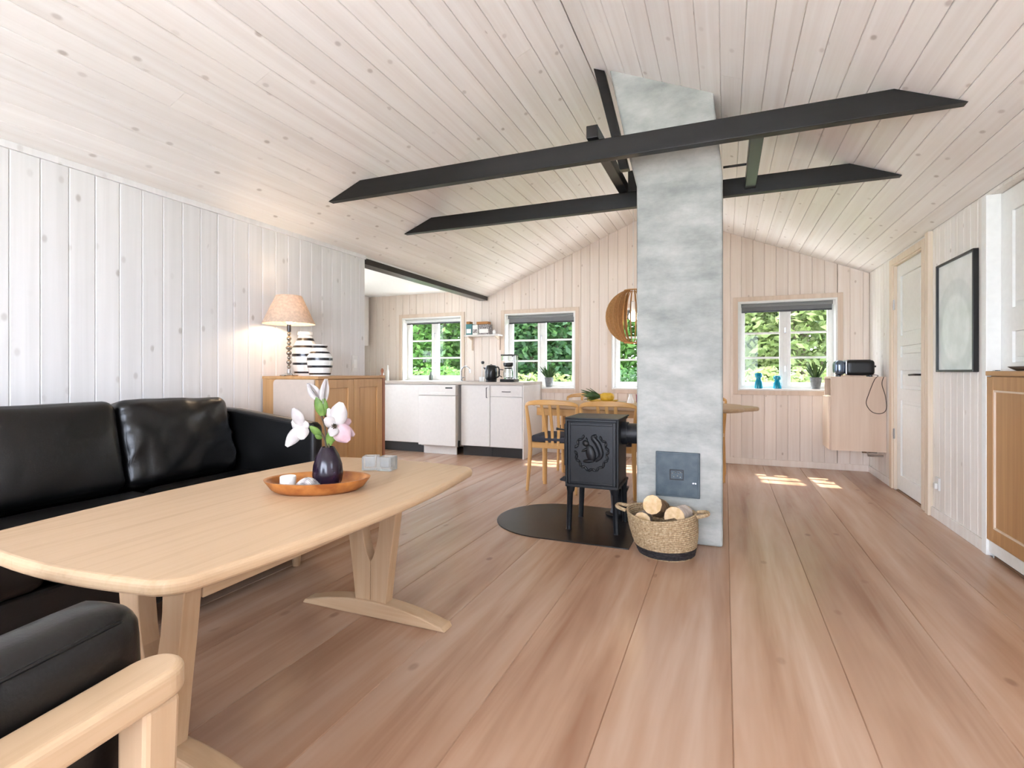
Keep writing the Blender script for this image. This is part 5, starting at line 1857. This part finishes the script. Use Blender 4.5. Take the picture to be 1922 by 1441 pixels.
def tree(name, label, cat, x, y, rx, ry, z0, z1, n, size, mat, seed, trunk=True):
    rg = random.Random(seed)
    r = thing(name, label, cat, (x, y, -0.25), 'trees and shrubs in the garden')
    vs = []
    fs = []
    zc, rz = (z0 + z1) / 2, (z1 - z0) / 2
    for k in range(n):
        while True:
            p = Vector((rg.uniform(-1, 1), rg.uniform(-1, 1), rg.uniform(-1, 1)))
            q = p.length
            if q > 0.25 and p.x ** 4 + p.y ** 4 + p.z ** 4 <= 1 and noise.noise(Vector((p.x * rx, p.y * ry, p.z * rz)) * 1.6 + Vector((seed, 0, 0))) > -0.42:
                break
        c = Vector((x + p.x * rx, y + p.y * ry, zc + p.z * rz))
        a = Vector((rg.gauss(0, 1), rg.gauss(0, 1), rg.gauss(0, 0.6))).normalized()
        b = a.cross(Vector((rg.gauss(0, 1), rg.gauss(0, 1), rg.gauss(0, 1)))).normalized()
        s = size * rg.uniform(0.6, 1.3)
        i = len(vs)
        vs += [c - a * s, c + b * s * 0.5, c + a * s, c - b * s * 0.5]
        fs.append((i, i + 1, i + 2, i + 3))
    me = bpy.data.meshes.new('foliage')
    me.from_pydata([tuple(v - r.location) for v in vs], [], fs)
    o = bpy.data.objects.new('foliage', me)
    COL.objects.link(o)
    me.materials.append(mat)
    o.parent = r
    o['kind'] = 'stuff'
    m = MB()
    if trunk:
        m.tube(spline([(x, y, -0.25), (x + 0.08, y, z0 + 0.3), (x - 0.05, y + 0.1, zc)], 4), [0.13 - 0.008 * i for i in range(9)], 8)
        for k in range(5):
            a = k * 1.3
            m.tube([(x, y, z0 + 0.2 + 0.25 * k), (x + 0.6 * rx * math.cos(a), y + 0.6 * ry * math.sin(a), zc + 0.2 * rz * k)], [0.05, 0.015], 6)
    else:
        for k in range(6):
            a = k * 1.05
            m.tube([(x, y, -0.25), (x + 0.5 * rx * math.cos(a), y + 0.5 * ry * math.sin(a), zc)], [0.03, 0.01], 6)
    m.build('trunk' if trunk else 'stems', M_TRUNK, r, smooth=True)


KIN = [('leafy_tree', 'bright green tree outside the kitchen window by the sink', -8.7, 13.6, 2.0, 1.6, -0.1, 6.2, 16000, 0.10, M_FOL1),
       ('leafy_tree', 'deep green tree outside the window behind the coffee maker', -4.75, 13.4, 1.75, 1.5, -0.1, 6.0, 14000, 0.10, M_FOL3),
       ('leafy_tree', 'green tree outside the window half hidden by the chimney', -1.55, 14.0, 1.3, 1.4, -0.1, 6.4, 12000, 0.10, M_FOL1),
       ('leafy_tree', 'yellow green tree outside the window right of the chimney', 1.65, 13.6, 1.75, 1.5, -0.1, 6.6, 15000, 0.10, M_FOL2),
       ('leafy_tree', 'tall tree at the back of the garden behind the yellow green tree', 5.2, 18.5, 2.6, 2.0, -0.2, 9.0, 11000, 0.2, M_FOL1),
       ('leafy_tree', 'tall tree at the back of the garden straight behind the chimney', -0.2, 18.6, 2.5, 2.0, -0.2, 9.0, 11000, 0.2, M_FOL3),
       ('leafy_tree', 'tall tree at the back of the garden behind the deep green tree', -5.6, 18.4, 2.6, 2.0, -0.2, 9.0, 11000, 0.2, M_FOL1),
       ('leafy_tree', 'tall tree at the back of the garden to the far left', -11.2, 18.6, 2.7, 2.0, -0.2, 9.0, 11000, 0.2, M_FOL3),
       ('garden_shrub', 'low green shrub under the kitchen window by the sink', -5.4, 9.2, 0.95, 0.55, -0.25, 1.15, 3000, 0.055, M_FOL1),
       ('garden_shrub', 'low yellow shrub under the window behind the coffee maker', -3.15, 9.0, 0.9, 0.55, -0.25, 1.02, 2800, 0.055, M_FOL2),
       ('garden_shrub', 'low green shrub under the window half hidden by the chimney', -1.15, 9.2, 0.8, 0.55, -0.25, 1.1, 2600, 0.055, M_FOL3),
       ('garden_shrub', 'low yellow shrub under the window right of the chimney', 0.95, 9.1, 0.95, 0.55, -0.25, 1.12, 3000, 0.055, M_FOL2)]
for i, (nm, lab, x, y, rx, ry, z0, z1, n, sz, mt) in enumerate(KIN):
    tree(nm, lab, 'tree' if nm == 'leafy_tree' else 'shrub', x, y, rx, ry, z0, z1, n, sz, mt, i + 1, nm == 'leafy_tree')
